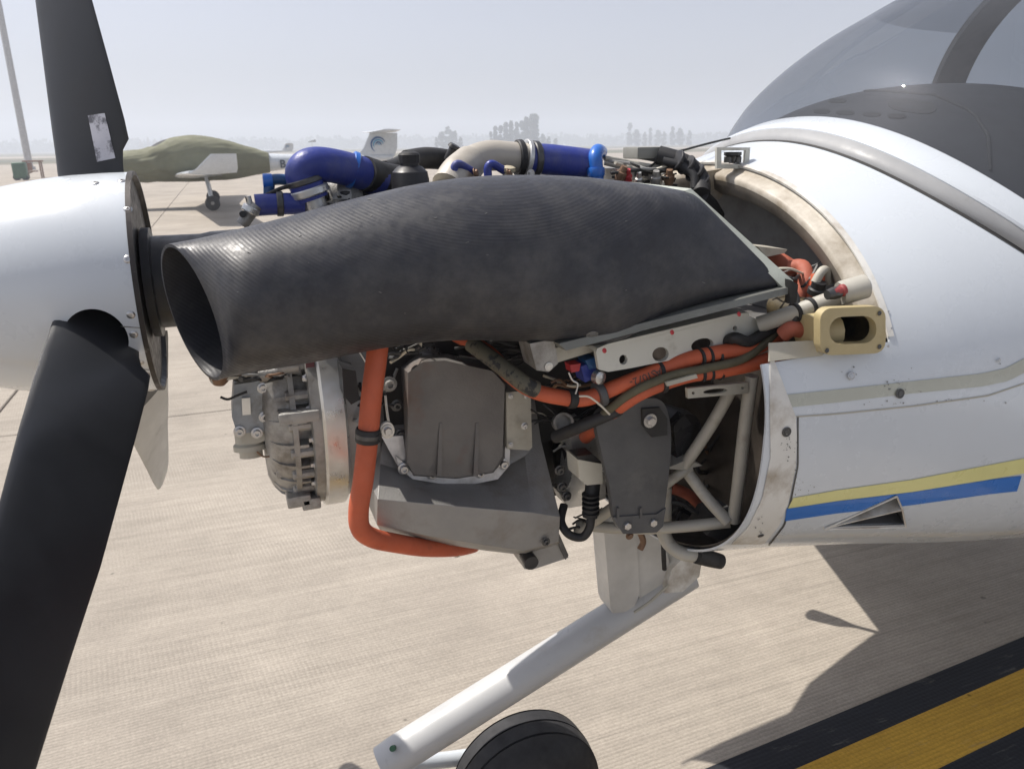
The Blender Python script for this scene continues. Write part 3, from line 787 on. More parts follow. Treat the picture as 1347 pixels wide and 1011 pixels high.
spinner = obj('spinner', bm, white, ROOT, ang=50)
bm = bmesh.new()
for d_ in BD:
    ref = V((1, 0, 0)); u = ref; v = d_.cross(u)
    ringloft(bm, [[AXB+V((-.004, 0, 0)) + d_*h + (u*math.cos(2*PI*k/40)*.040+v*math.sin(2*PI*k/40)*.044) for k in range(40)] for h in (.112, .30)])
bmesh.ops.recalc_face_normals(bm, faces=bm.faces)
me = bpy.data.meshes.new('cut'); bm.to_mesh(me); bm.free(); co = bpy.data.objects.new('cut', me); COL.objects.link(co)
md = spinner.modifiers.new('b', 'BOOLEAN'); md.operation = 'DIFFERENCE'; md.object = co; md.solver = 'EXACT';
dg = bpy.context.evaluated_depsgraph_get(); dg.update()
nm = bpy.data.meshes.new_from_object(spinner.evaluated_get(dg)); spinner.modifiers.clear()
if len(nm.polygons) > 1000: spinner.data = nm
bpy.data.objects.remove(co)
bm = bmesh.new(); lathe(bm, HUB, (1, 0, 0), [(-.004, RS+.0015), (.003, RS+.0015), (.003, RS-.004), (-.012, RS-.012), (-.016, RS-.03), (-.016, .05)], 96, cap=True)
obj('backplate', bm, M('worn_backplate', (.035, .030, .028), .5, .3, var=.4, scale=25, dirt=((.30, .28, .25), .60, .75, 30)), spinner, ang=30)
bm = bmesh.new(); lathe(bm, HUB+V((-.30, 0, 0)), (1, 0, 0), [(0, .04), (.08, .085), (.20, .095), (.29, .095)], 40); obj('propeller_hub', bm, dark_in, ROOT)
bm = bmesh.new(); lathe(bm, HUB, (1, 0, 0), [(.0, .085), (.012, .085), (.014, .072), (.085, .072), (.10, .075), (.18, .078)], 48); obj('propeller_shaft', bm, plastic, ROOT)
def spin_r(s):
    for a, b in zip(P_, P_[1:]):
        if a.x <= s <= b.x: return a.y+(b.y-a.y)*(s-a.x)/max(b.x-a.x, 1e-6)
    return RS
def spin_pt(s, ang, off=0): r = spin_r(s)+off; return HUB + V((-s, -r*math.sin(ang), r*math.cos(ang)))
def spin_n(ang, s=.02): sl_ = (spin_r(s+.01)-spin_r(max(s-.01, 0)))/.02; return V((sl_*-1*-1, -math.sin(ang), math.cos(ang))) if False else V((sl_, -math.sin(ang), math.cos(ang))).normalized()
bmq = bmesh.new(); bmq.from_mesh(spinner.data); BVS = BVHTree.FromBMesh(bmq)
def ons(px, py, off=0):
    d = ray(px, py).normalized(); h = BVS.ray_cast(CAM, d)
    if h[0] is None: return None, None
    n = h[1] if h[1].dot(d) < 0 else -h[1]
    return h[0]+n*off, n
for (x, y) in ((168, 275), (168, 341), (172, 414), (176, 440), (125, 414), (184, 477), (125, 241), (160, 238), (192, 492)):
    p, n_ = ons(x, y, -.001)
    if p: bolt(spinner, p, n_, .0062, 'screw', steel)
for a in (20, 55, 95, 130, 165, 200): a = math.radians(-a); bolt(spinner, spin_pt(.014, a, -.001), V((0, -math.sin(a), math.cos(a))), .0062, 'screw', steel)
for pl_ in ([(127, 425), (145, 428), (184, 431)], [(164, 485), (180, 485), (196, 486)]):
    P = [ons(a, b, .0002)[0] for a, b in resample(pl_, 14)]; P = [p for p in P if p]
    if len(P) > 3: bm = bmesh.new(); tube(bm, P, .0008, 6, 1); obj('spinner_seam', bm, scuff, spinner)
def blade_mesh(d, name):
    mdir = V((0, d.z, -d.y))                  # way the blade would turn
    # radius, chord, thickness ratio, pitch, distance of the leading edge from the blade axis
    st = [(.10, .098, .36, 62, .056), (.150, .110, .24, 61, .059), (.180, .114, .19, 60, .059), (.198, .118, .17, 59, .058), (.212, .132, .145, 58, .058), (.24, .133, .13, 56, .058), (.32, .131, .115, 50, .057), (.42, .127, .105, 43, .055), (.55, .119, .09, 36, .05), (.66, .106, .08, 30, .044), (.78, .090, .07, 26, .037), (.85, .072, .07, 24, .029), (.872, .050, .07, 23.5, .019), (.88, .026, .06, 23, .010)]
    rings = []
    for (r, c, t, pt, lo) in st:
        b = math.radians(pt); LE = mdir*math.cos(b) + V((-1, 0, 0))*math.sin(b); TH = mdir*math.sin(b) + V((1, 0, 0))*math.cos(b)
        ring = []
        n = 26
        for k in range(n):
            a = 2*PI*k/n; x = math.cos(a); y = math.sin(a)
            # rounded leading edge, thin trailing edge
            th = t*c*.5*y*((1+x)/2*.9+.1 if t < .3 else 1)**.45
            th *= 1.0
            xc = lo - .5*c + x*.5*c
            ring.append(AXB + d*r + V((-.055*max(0, r-.15), 0, 0)) + LE*xc + TH*th)
        rings.append(ring)
    bm = bmesh.new(); ringloft(bm, rings, True, True)
    return bm
for i, d_ in enumerate(BD):
    b_ = obj('propeller_blade', blade_mesh(d_, i), blade_m, ROOT, ang=50)
    if i == 0:
        BLADE_UP = b_
        bmq = bmesh.new(); bmq.from_mesh(b_.data); BVB = BVHTree.FromBMesh(bmq)
        def onb(px, py, off=.0008):
            d = ray(px, py).normalized(); h = BVB.ray_cast(CAM, d)
            if h[0] is None: return None
            n = h[1] if h[1].dot(d) < 0 else -h[1]
            return h[0]+n*off
        A_ = resample([(116, 152), (138, 149)], 5); B2 = resample([(128, 213), (152, 208)], 5)
        rows = []
        for a, b in zip(A_, B2): rows.append([onb(a[0]+(b[0]-a[0])*k/8, a[1]+(b[1]-a[1])*k/8) for k in range(9)])
        if all(p is not None for r in rows for p in r):
            bm = bmesh.new(); ringloft(bm, rows, False, False, closed=False); bmesh.ops.recalc_face_normals(bm, faces=bm.faces); bmesh.ops.solidify(bm, geom=bm.faces, thickness=.0004)
            obj('blade_label', bm, sticker_m, b_)
    if i == 1:
        # paler colour on the outer part of the far blade alone
        bm = bmesh.new(); bm.from_mesh(b_.data); b_.data.materials.append(M('pale_blade_end', (.52, .52, .50), .45, var=.06, dirt=((.3, .3, .28), .55, .85, 14)))
        for p_ in b_.data.polygons:
            if (p_.center-AXB).dot(d_) > .40: p_.material_index = 1
        bm.free()

# ------------------------------------------------------------------ air duct
def ring_st(T, B, hd, n=2.0, k=44, dy=None):
    c = (T+B)/2; u = (T-B)/2; s_ = V((0, -1, 0)) if dy is None else dy
    return [c + u*math.copysign(abs(math.cos(2*PI*j/k))**(2/n), math.cos(2*PI*j/k)) + s_*hd*math.copysign(abs(math.sin(2*PI*j/k))**(2/n), math.sin(2*PI*j/k)) for j in range(k)]
YM = -.30
mt, mb = q(231, 324, YM), q(273, 495, YM+.01)
ml, mr = q(215, 385, YM+.05), q(288, 440, YM-.06)
mc = (mt+mb)/2; mu = (mt-mb)/2
ms = (mr-ml)/2
Dst = [None,
 (q(300, 305, -.30), q(325, 487, -.30), .095, 2.05), (q(380, 285, -.295), q(410, 472, -.30), .103, 2.1), (q(470, 261, -.285), q(495, 454, -.30), .112, 2.2), (q(560, 241, -.275), q(580, 443, -.30), .120, 2.3),
 (q(650, 231, -.265), q(675, 443, -.30), .128, 2.5), (q(740, 231, -.26), q(772, 447, -.305), .130, 2.7), (q(808, 237, -.275), q(852, 428, -.355)+V((0, .055, 0)), .122, 3.2), (q(862, 244, -.305)+V((0, .04, 0)), q(945, 405, -.41)+V((0, .10, 0)), .110, 4.5), (q(905, 251, -.33)+V((0, .085, 0)), q(1038, 380, -.435)+V((0, .098, 0)), .098, 9.0)]
bm = bmesh.new()
R0 = [mc + mu*math.cos(2*PI*j/44) + ms*math.sin(2*PI*j/44) for j in range(44)]
rings = [R0]
D2 = [(ring_st(*s_)) for s_ in Dst[1:]]
# smooth interpolation between stations
seqs = []
for j in range(44):
    P, _ = catmull([R0[j]] + [r[j] for r in D2], 4); seqs.append(P)
rings = [[seqs[j][i] for j in range(44)] for i in range(len(seqs[0]))]
cw = lambda r: sum(r, V())/len(r)
inner = []
for r in rings[:15]:
    c = cw(r); inner.append([c+(p-c)*.955 for p in r])
ringloft(bm, list(reversed(inner)) + rings, True, True)
duct = obj('air_duct', bm, duct_m, ROOT, ang=60)
ringE = rings[-1]
bm = bmesh.new()                                                # rear flange strip along the slanted end
pl = [q(903, 248, -.345), q(912, 247, -.335), q(1047, 371, -.44), q(1046, 382, -.445), q(1036, 384, -.445)]
prism(bm, [q(901, 251, -.333), q(909, 248, -.333), q(1043, 369, -.435), q(1047, 379, -.438), q(1036, 384, -.438)], (.004, .19, .002)); obj('duct_rear_flange', bm, M('pale_green_grey', (.44, .47, .42), .5, dirt=((.2, .2, .17), .5, .8, 14)), duct, bevel=.002)
bm = bmesh.new(); prism(bm, L3([(735, 452, -.392), (1036, 378, -.44), (1040, 386, -.44), (980, 401, -.43), (860, 431, -.415), (745, 461, -.40)]), (0, .03, -.002)); obj('duct_lower_flange', bm, M('flange_grey', (.17, .175, .16), .5, .3, dirt=((.36, .37, .34), .52, .8, 10)), duct, bevel=.002)
# screws with round washers pressed on the duct's near wall
bmD = bmesh.new(); bmD.from_mesh(duct.data); BVD = BVHTree.FromBMesh(bmD)
def ond(px, py, off=.0):
    d = ray(px, py).normalized(); h = BVD.ray_cast(CAM, d)
    if h[0] is None: return None, None
    n = h[1] if h[1].dot(d) < 0 else -h[1]
    return h[0]+n*off, n
for (x, y) in ((779, 440), (884, 416), (985, 391)):
    p, n_ = ond(x, y)
    if p: bolt(duct, p, n_, .0085, 'camlock', M('dull_steel', (.22, .22, .22), .45, .6))
for (x, y) in ((795, 461), (884, 437), (972, 413)): bolt(duct, q(x, y, -.432), (.2, -1, .4), .0036, 'screw', red_m)
bm = bmesh.new(); rd = random.Random(4); fl = 0
for _ in range(26):
    x = rd.uniform(280, 990); y = rd.uniform(240, 470); L_ = rd.uniform(.6, 3.2); aa = rd.uniform(-.5, .5); P = []
    for k in range(6):
        a = 2*PI*k/6; p = ond(x+L_*math.cos(a)*math.cos(aa), y+L_*math.cos(a)*math.sin(aa)+.6*math.sin(a), .0006)[0]
        if p: P.append(p)
    if len(P) == 6: bm.faces.new([bm.verts.new(p) for p in P])
o = obj('scuff_flecks', bm, M('pale_scuff', (.12, .12, .118), .7), duct); o['kind'] = 'stuff'
# clipped-on cast bracket and the plate end
bm = bmesh.new(); prism(bm, L([(697, 452), (729, 446), (734, 478), (722, 489), (706, 487)], -.37), (0, .05, 0)); obj('duct_bracket', bm, alu, ROOT, bevel=.006, bseg=3)
bm = bmesh.new(); prism(bm, L([(728, 458), (778, 448), (782, 462), (742, 474), (730, 478)], -.36), (0, .03, 0)); obj('bracket_arm', bm, beige, ROOT, bevel=.003)
bolt(ROOT, q(722, 482, -.371), TO_CAM, .006, 'camlock', alu_br)

# ------------------------------------------------------------------ engine core
bm = bmesh.new(); box(bm, (.60, .03, 1.17), (.52, .36, .36)); box(bm, (.62, .03, 1.00), (.44, .26, .16)); box(bm, (.74, .06, .98), (.34, .22, .30)); obj('engine_block', bm, dark_in, ROOT, bevel=.02)
bm = bmesh.new(); box(bm, (.56, -.02, 1.37), (.50, .22, .10)); eng_top = obj('cylinder_head', bm, dark_steel, ROOT, bevel=.015)
# gearbox: domed ribbed casting, flange ring, bell housing
GX = V((.0, -.005, 1.085))
def onaxis(x): return V((x, GX.y, GX.z))
bm = bmesh.new(); lathe(bm, onaxis(.262), (1, 0, 0), [(0, .186), (.004, .190), (.034, .190), (.038, .186)], 72); obj('flange_ring', bm, alu_br, ROOT, ang=25)
bm = bmesh.new(); lathe(bm, onaxis(.246), (1, 0, 0), [(0, .176), (.002, .182), (.016, .182)], 72); ringb = obj('flange_ring', bm, alu, ROOT, ang=25)
bm = bmesh.new(); lathe(bm, onaxis(.300), (1, 0, 0), [(0, .178), (.05, .172), (.06, .16)], 60); obj('bell_housing', bm, cast_md, ROOT, ang=25)
bm = bmesh.new(); lathe(bm, onaxis(.165), (1, 0, 0), [(.010, .085), (.012, .126), (.018, .142), (.028, .154), (.040, .161), (.052, .163), (.053, .171), (.061, .171), (.062, .150), (.083, .150)], 60)
gb = obj('gearbox', bm, alu, ROOT, ang=25)
for k in range(22):
    a = 2*PI*k/22+.1; c = onaxis(.232) + V((0, -math.sin(a)*.160, math.cos(a)*.160))
    bm = bmesh.new(); lathe(bm, onaxis(.212)+V((0, -math.sin(a)*.162, math.cos(a)*.162)), (1, 0, 0), [(0, .008), (.002, .0095), (.034, .0095)], 10); obj('stud_boss', bm, alu, gb, ang=25)
    bolt(gb, onaxis(.246)+V((0, -math.sin(a+.14)*.168, math.cos(a+.14)*.168)), (-1, 0, 0), .0055, 'hex', steel)
for k in range(21):
    a = PI*.25+PI*1.5*k/20
    er = V((0, -math.sin(a), math.cos(a)))
    bm = bmesh.new(); tg = V((0, math.cos(a), math.sin(a)))*.0028
    prism(bm, [onaxis(.179)+er*.118-tg, onaxis(.185)+er*.146-tg, onaxis(.195)+er*.159-tg, onaxis(.210)+er*.1665-tg, onaxis(.226)+er*.170-tg, onaxis(.240)+er*.170-tg, onaxis(.244)+er*.14-tg, onaxis(.19)+er*.1-tg], tg*2); obj('cast_rib', bm, alu, gb)
for (x, y, w_, h_) in ((392, 652, 15, 8), (408, 655, 12, 8), (385, 612, 22, 7), (392, 543, 24, 7)):
    bm = bmesh.new(); p = q(x, y, -.11 if y > 600 else -.165); box(bm, p, (w_*2*.00125, .05, h_*2*.00125)); obj('cast_foot', bm, alu, gb, bevel=.003)
# propeller governor hanging in front of the gearbox
yg = -.13
gov = None
bm = bmesh.new(); prism(bm, L([(308, 506), (347, 500), (356, 520), (354, 566), (312, 571), (305, 548)], yg), (0, .07, 0)); gov = obj('propeller_governor', bm, alu_gov, ROOT, bevel=.004)
bm = bmesh.new(); lathe(bm, q(327, 511, yg+.03), (0, -.1, 1), [(-.01, .021), (.018, .021), (.022, .016), (.034, .012)], 18); obj('governor_cap', bm, shield_m, gov, ang=25)
bm = bmesh.new(); lathe(bm, q(327, 568, yg+.03), (0, -.15, -1), [(0, .022), (.016, .022), (.02, .026), (.028, .026), (.030, .018), (.040, .018), (.040, .013), (.034, .012)], 22); obj('governor_port', bm, beige, gov, ang=25)
bm = bmesh.new(); prism(bm, L([(314, 566), (352, 560), (352, 578), (336, 584), (318, 582)], yg+.005), (0, .05, 0)); obj('governor_base', bm, beige, gov, bevel=.003)
for (x, y) in ((315, 567), (338, 569), (348, 548), (346, 510)): bolt(gov, q(x, y, yg-.001), TO_CAM, .006, 'cap', steel)
bm = bmesh.new(); prism(bm, L([(318, 524), (329, 523), (330, 545), (319, 546)], yg-.006), (0, .01, 0)); obj('governor_plate', bm, alu_br, gov, bevel=.001)
bm = bmesh.new(); lathe(bm, q(288, 506, yg), (.15, 0, 1), [(0, .008), (.006, .013), (.014, .016), (.022, .016), (.026, .020), (.031, .020)], 18); obj('sensor', bm, rust, ROOT, ang=25)
pipe('wire', L([(290, 522), (300, 525), (312, 520), (325, 515)], yg-.01), .002, rubber, ROOT, 8)
pipe('wire', L([(338, 594), (346, 600), (356, 600)], yg), .0015, rust, ROOT, 8)
bm = bmesh.new(); prism(bm, L([(276, 499), (318, 489), (335, 487), (335, 494), (300, 500), (278, 504)], yg-.01), (0, .05, 0)); obj('control_arm', bm, beige, ROOT, bevel=.002)
for (x, y, r) in ((330, 493, .004), (344, 490, .0035), (318, 498, .0035), (352, 493, .0045)): bolt(ROOT, q(x, y, yg-.015), TO_CAM, r, 'hex', dark_steel)
pipe('oil_pipe', L([(340, 494), (362, 490), (372, 483), (392, 480)], -.15), .011, alu, ROOT)
bm = bmesh.new(); prism(bm, L([(402, 472), (413, 470), (414, 488), (403, 490)], -.16), (0, .03, 0)); obj('sealed_fitting', bm, purple_m, ROOT, bevel=.003)

# ------------------------------------------------------------------ sump and its cover
def patch_loft(name, rows, mat, parent, bevel=.004, ang=30):
    bm = bmesh.new(); vs = [[bm.verts.new(q(*p)) for p in r] for r in rows]
    for a, b in zip(vs, vs[1:]):
        for k in range(len(a)-1): bm.faces.new((a[k], a[k+1], b[k+1], b[k]))
    bmesh.ops.recalc_face_normals(bm, faces=bm.faces)
    if sum((f.normal.y for f in bm.faces)) > 0: bmesh.ops.reverse_faces(bm, faces=bm.faces)
    # close the back into a solid
    back = bmesh.ops.extrude_face_region(bm, geom=bm.faces[:])
    for v in back['geom']:
        if isinstance(v, bmesh.types.BMVert): v.co.y = .08
    return obj(name, bm, mat, parent, bevel=bevel, bseg=3, ang=ang)
sump = patch_loft('oil_sump', [
 [(505, 560, -.15), (560, 555, -.15), (640, 552, -.15), (668, 520, -.15), (702, 516, -.15)],
 [(500, 610, -.185), (560, 628, -.185), (640, 628, -.185), (690, 600, -.185), (712, 580, -.185)],
 [(497, 656, -.27), (560, 662, -.272), (640, 669, -.275), (700, 674, -.277), (737, 680, -.275)],
 [(496, 690, -.262), (560, 704, -.264), (640, 717, -.266), (690, 724, -.266), (735, 712, -.26)],
 [(500, 697, -.20), (560, 712, -.20), (640, 724, -.20), (692, 730, -.20), (737, 716, -.20)]], cast_md, ROOT, bevel=.006)
bm = bmesh.new()
F0 = L([(537, 490), (556, 476), (585, 474), (648, 488), (664, 506), (661, 600), (648, 620), (600, 628), (545, 624), (536, 608)], -.225)
F1 = [p + V(((p.x-q(600, 550, -.225).x)*.06, -.0, 0)) for p in F0]
ring0 = L([(524, 480), (548, 462), (590, 462), (655, 480), (669, 500), (668, 604), (650, 624), (600, 632), (543, 628), (531, 614)], -.09)
ringloft(bm, [ring0, L([(531, 485), (551, 469), (588, 468), (651, 483), (667, 503), (665, 603), (649, 622), (600, 630), (544, 626), (533, 611)], -.200), F0], False, True)
sc = obj('sump_cover', bm, cast_dk, ROOT, bevel=.005, bseg=3, ang=30)
bm = bmesh.new()
prism(bm, L([(521, 600), (536, 612), (546, 622), (600, 627), (648, 620), (660, 606), (664, 586), (671, 592), (670, 612), (655, 630), (625, 636), (580, 636), (543, 630), (524, 614)], -.205), (0, .014, 0)); obj('cover_flange', bm, M('machined_flange', (.60, .61, .63), .4, .5, dirt=((.3, .3, .3), .5, .8, 20)), sc, bevel=.002)
for x0, x1 in ((580, 578), (628, 626)):
    bm = bmesh.new(); prism(bm, [q(x0-2, 556, -.226), q(x0+2, 556, -.226), q(x1+3, 626, -.235), q(x1-3, 626, -.235)], (0, .02, 0)); obj('cover_rib', bm, cast_dk, sc, bevel=.001)
for (x, y) in ((531, 616), (568, 623), (631, 621), (662, 610)): bolt(sc, q(x, y, -.206), TO_CAM, .0065, 'cap', steel)
for (x, y) in ((527, 571), (522, 533)): bolt(sc, q(x, y, -.19), TO_CAM, .0065, 'cap', dark_steel)
bm = bmesh.new(); lathe(bm, q(564, 470, -.15), (0, -.3, 1), [(0, .02), (.012, .02), (.014, .012), (.022, .011)], 6); obj('filler_plug', bm, steel, sc, ang=25)
bm = bmesh.new(); prism(bm, L([(502, 574), (530, 573), (536, 612), (524, 614)], -.20), (0, .012, 0)); obj('mount_ear', bm, M('machined_flange', (.6, .61, .63), .4), sump, bevel=.002)
plate('side_plate', [(666, 516), (698, 513), (700, 588), (696, 592), (667, 590)], -.225, .05, beige, ROOT, bevel=.004)
plate('sump_foot', [(684, 730), (736, 706), (748, 733), (700, 749), (690, 748)], -.22, .09, cast_md, sump, bevel=.003)
bm = bmesh.new(); lathe(bm, q(697, 737, -.235), (0, -1, -.1), [(-.02, .012), (0, .013), (.008, .013), (.009, .008)], 16); obj('drain_plug', bm, plastic, sump, ang=25)
bm = bmesh.new(); prism(bm, L([(735, 700), (748, 730), (744, 736), (733, 712)], -.225), (0, .08, 0)); obj('sump_end_plate', bm, dark_steel, sump)

# ------------------------------------------------------------------ hoses and harness on the near side
def hose(name, pts, r, mat, parent=ROOT, seg=16): return pipe(name, [q(*p) for p in pts], r, mat, parent, seg, 7)
h1 = hose('orange_oil_hose', [(499, 430, -.27), (496, 465, -.285), (489, 520, -.30), (484, 575, -.305), (478, 630, -.305), (472, 668, -.30), (474, 694, -.295), (490, 707, -.285), (520, 714, -.26), (560, 720, -.22), (600, 720, -.17), (622, 716, -.12)], .0148, orange)
def band(parent, a, b, Y, r, wd, mat, name='clamp'):
    p = q(*a, Y); d = (q(*b, Y)-p).normalized()
    bm = bmesh.new(); lathe(bm, p-d*wd/2, d, [(0, r*.9), (0, r), (wd*.15, r*1.06), (wd*.85, r*1.06), (wd, r), (wd, r*.9)], 24); return obj(name, bm, mat, parent, ang=25)
band(h1, (484, 572), (483, 590), -.305, .0168, .020, rubber)
band(h1, (484.5, 572), (483.5, 590), -.305, .0176, .008, dark_steel)
hose_end = band(h1, (600, 720), (612, 719), -.165, .0160, .008, alu_br, 'hose_band')
bm = bmesh.new(); prism(bm, circ_px(510, 566, 9, -.295, 20, 11), (0, .006, 0)); obj('clamp_ear', bm, alu_br, h1, bevel=.001)
bolt(h1, q(510, 566, -.296), TO_CAM, .006, 'hex', steel)
pipe('wire', L([(452, 462), (468, 458), (482, 478)], -.25), .0012, alu_br, ROOT, 8)
bm = bmesh.new(); prism(bm, L([(450, 484), (468, 488), (473, 526), (462, 532), (452, 520)], -.22), (0, .05, 0)); obj('connector_block', bm, plastic, ROOT, bevel=.004)
pipe('wire', L([(507, 520), (509, 540), (512, 558)], -.26), .0018, alu_br, ROOT, 8)
hu = hose('orange_fuel_hose', [(600, 440, -.20), (640, 462, -.25), (672, 494, -.30), (700, 513, -.325), (735, 522, -.335), (770, 524, -.345), (810, 509, -.36), (850, 493, -.372), (900, 474, -.385), (950, 463, -.392), (990, 458, -.395), (1030, 438, -.38)], .0118, orange)
hd_ = hose('orange_fuel_hose', [(770, 575, -.24), (796, 550, -.31), (818, 532, -.36), (850, 513, -.375), (900, 495, -.388), (950, 487, -.395), (1000, 476, -.40), (1040, 462, -.39)], .0112, orange)
hose('olive_harness', [(790, 548, -.345), (830, 517, -.378), (880, 495, -.398), (930, 484, -.405), (975, 473, -.408), (1005, 452, -.40), (1025, 432, -.385)], .0065, olive)
hose('olive_harness', [(620, 452, -.25), (655, 478, -.30), (690, 505, -.338), (705, 512, -.34)], .0125, M('printed_grey_sleeve', (.12, .11, .08), .7, dirt=((.03, .03, .03), .52, .58, 55)))
hose('black_harness', [(730, 575, -.29), (765, 560, -.33), (800, 545, -.35), (815, 538, -.352)], .0095, rubber)
hose('black_harness', [(952, 452, -.375), (966, 444, -.398), (985, 449, -.402), (1008, 436, -.395), (1024, 428, -.38)], .0085, rubber)
for (a, b, Y) in (((868, 487), (872, 486), -.378), ((872, 505), (876, 504), -.383)): band(hu, a, b, Y, .0128, .006, rubber, 'zip_tie')
for (x, y) in ((921, 470), (932, 468), (944, 467)): band(hu, (x, y), (x+4, y-1), -.390, .0135, .0045, rubber, 'zip_tie')
for (x, y) in ((922, 491), (933, 490), (946, 488)): band(hd_, (x, y), (x+4, y-1), -.392, .0128, .0045, rubber, 'zip_tie')
band(hu, (789, 518), (794, 516), -.352, .0185, .011, shield_m, 'clamp')
band(hu, (752, 524), (757, 524), -.34, .0140, .012, rubber, 'zip_tie')
bm = bmesh.new(); prism(bm, L([(876, 503), (916, 492), (918, 497), (878, 508)], -.412), (0, .004, 0)); obj('marker_sleeve', bm, beige, hd_, bevel=.0006)
pipe('wire', L([(748, 490), (753, 500), (760, 505), (757, 518)], -.37), .0013, alu_br, ROOT, 8)
pipe('wire', L([(762, 521), (775, 522), (790, 533), (802, 545)], -.372), .0015, M('white_wire', (.6, .56, .46), .5), ROOT, 8)
bm = bmesh.new(); prism(bm, L([(764, 482), (781, 476), (786, 495), (770, 503)], -.362), (0, .03, 0)); cb = obj('blue_connector', bm, blue_sil, ROOT, bevel=.003)
bm = bmesh.new(); prism(bm, L([(770, 474), (784, 470), (790, 482), (776, 486)], -.366), (0, .03, 0)); obj('connector_lock', bm, teal_fit, cb, bevel=.003)
bm = bmesh.new(); lathe(bm, q(784, 495, -.37), (.3, -1, 0), [(0, .010), (.01, .010), (.012, .006)], 14); obj('connector_nut', bm, steel, cb)
bm = bmesh.new(); prism(bm, L([(750, 480), (764, 478), (762, 488), (752, 490)], -.36), (0, .02, 0)); obj('red_sealed_nut', bm, red_m, ROOT, bevel=.003)
# text printed on the upper hose, upside down as seen
def text_on(txt, path, Y, h, mat, parent, flip=False, lift=.0125):
    for i, ch in enumerate(txt):
        t = i/(len(txt)-1) if len(txt) > 1 else 0
        if flip: t = 1-t
        px = path[0][0]+(path[1][0]-path[0][0])*t; py = path[0][1]+(path[1][1]-path[0][1])*t
        Yc = path[0][2]+(path[1][2]-path[0][2])*t
        p = q(px, py, Yc)
        d = (q(path[1][0], path[1][1], path[1][2])-q(path[0][0], path[0][1], path[0][2])).normalized()
        n = (CAM-p).normalized(); n = (n-d*n.dot(d)).normalized(); u = n.cross(d)
        if flip: d, u = -d, -u
        cu = bpy.data.curves.new('t', 'FONT'); cu.body = ch; cu.size = h; cu.align_x = 'CENTER'; cu.align_y = 'CENTER'; cu.extrude = h*.01; cu.resolution_u = 2
        to = bpy.data.objects.new('t', cu); COL.objects.link(to)
        dg = bpy.context.evaluated_depsgraph_get(); dg.update()
        me = bpy.data.meshes.new_from_object(to.evaluated_get(dg)); bpy.data.objects.remove(to); bpy.data.curves.remove(cu)
        mw = Matrix((d, u, n)).transposed().to_4x4(); mw.translation = p+n*lift
        me.materials.append(mat); me.name = 'printed_letter'; link('printed_letter', me, parent, mw)
text_on('AS1072-', [(829, 504, -.365), (864, 490, -.375)], 0, .0165, print_m, hu, flip=True, lift=.0148)

# ------------------------------------------------------------------ white support rail and its tube
rail = plate('support_rail', [(784, 463), (800, 457), (900, 433), (965, 417), (985, 415), (1000, 422), (1003, 440), (985, 452), (960, 456), (900, 470), (830, 484), (800, 489), (788, 486)], -.385, .008, rail_m, ROOT,
             holes=[(820, 473, 5.5, 6.5, 0), (869, 466, 11, 9.5, -.2), (924, 454, 15, 9, -.2), (967, 432, 3, 3.5, 0)])
plate('rail_lip', [(784, 463), (800, 457), (965, 417), (985, 415), (985, 411), (965, 413), (800, 452), (786, 458)], -.385, .05, rail_m, rail, bevel=.0015)
bm = bmesh.new(); tube(bm, [q(998, 427, -.392), q(1040, 413, -.42), q(1110, 388, -.455), q(1136, 379, -.468)], .0125, 18, 4); st_ = obj('support_tube', bm, tube_m, ROOT)
bm = bmesh.new(); lathe(bm, q(1105, 386, -.462), (q(1136, 377, -.47)-q(1105, 386, -.462)), [(0, .0165), (.004, .0175), (.038, .0175), (.042, .012)], 20); obj('tube_end', bm, tube_m, st_, ang=25)
bm = bmesh.new(); lathe(bm, q(1096, 385, -.47), (q(1115, 380, -.47)-q(1096, 385, -.47)), [(0, .006), (.006, .007), (.012, .007), (.014, .009), (.018, .009)], 14); obj('tube_plug', bm, M('faded_red_cap', (.25, .04, .04), .5), st_, ang=25)
bm = bmesh.new(); lathe(bm, q(1088, 388, -.468), (q(1115, 380, -.47)-q(1096, 385, -.47)), [(0, .007), (.012, .009), (.02, .009)], 14); obj('tube_nipple', bm, dark_steel, st_, ang=25)
band(st_, (1046, 411), (1052, 409), -.424, .0142, .006, rubber, 'zip_tie'); band(st_, (1066, 404), (1071, 402), -.434, .0142, .006, rubber, 'zip_tie')
bm = bmesh.new(); prism(bm, L([(1040, 368), (1050, 374), (1048, 398), (1040, 400)], -.445), (0, .012, 0)); obj('strap', bm, rubber, ROOT, bevel=.002)
# orange connectors and the pale boot behind the duct end
hose('orange_boot', [(1012, 336, -.25), (1030, 345, -.28), (1050, 362, -.30), (1052, 392, -.32)], .013, orange_dk)
hose('orange_boot', [(1040, 352, -.30), (1056, 352, -.32), (1060, 372, -.34), (1050, 396, -.34)], .0125, orange_dk)
hose('orange_boot', [(1070, 392, -.36), (1074, 376, -.36), (1076, 362, -.355)], .011, orange)
hose('pale_boot', [(1072, 372, -.37), (1080, 358, -.37), (1086, 356, -.365), (1090, 372, -.36)], .007, beige)
bm = bmesh.new(); lathe(bm, q(1073, 386, -.37), (0, -.3, 1), [(0, .014), (.008, .014), (.01, .011), (.02, .011)], 16); obj('dark_collar', bm, plastic, ROOT, ang=25)
plate('pale_tab', [(997, 324), (1036, 328), (1032, 333), (1008, 338)], -.30, .06, beige, ROOT, bevel=.002)
hose('black_harness', [(1040, 375, -.40), (1048, 395, -.42), (1046, 420, -.43), (1036, 445, -.42)], .005, rubber)
hose('orange_boot', [(1030, 440, -.42), (1042, 432, -.43), (1060, 436, -.43)], .012, orange_dk)

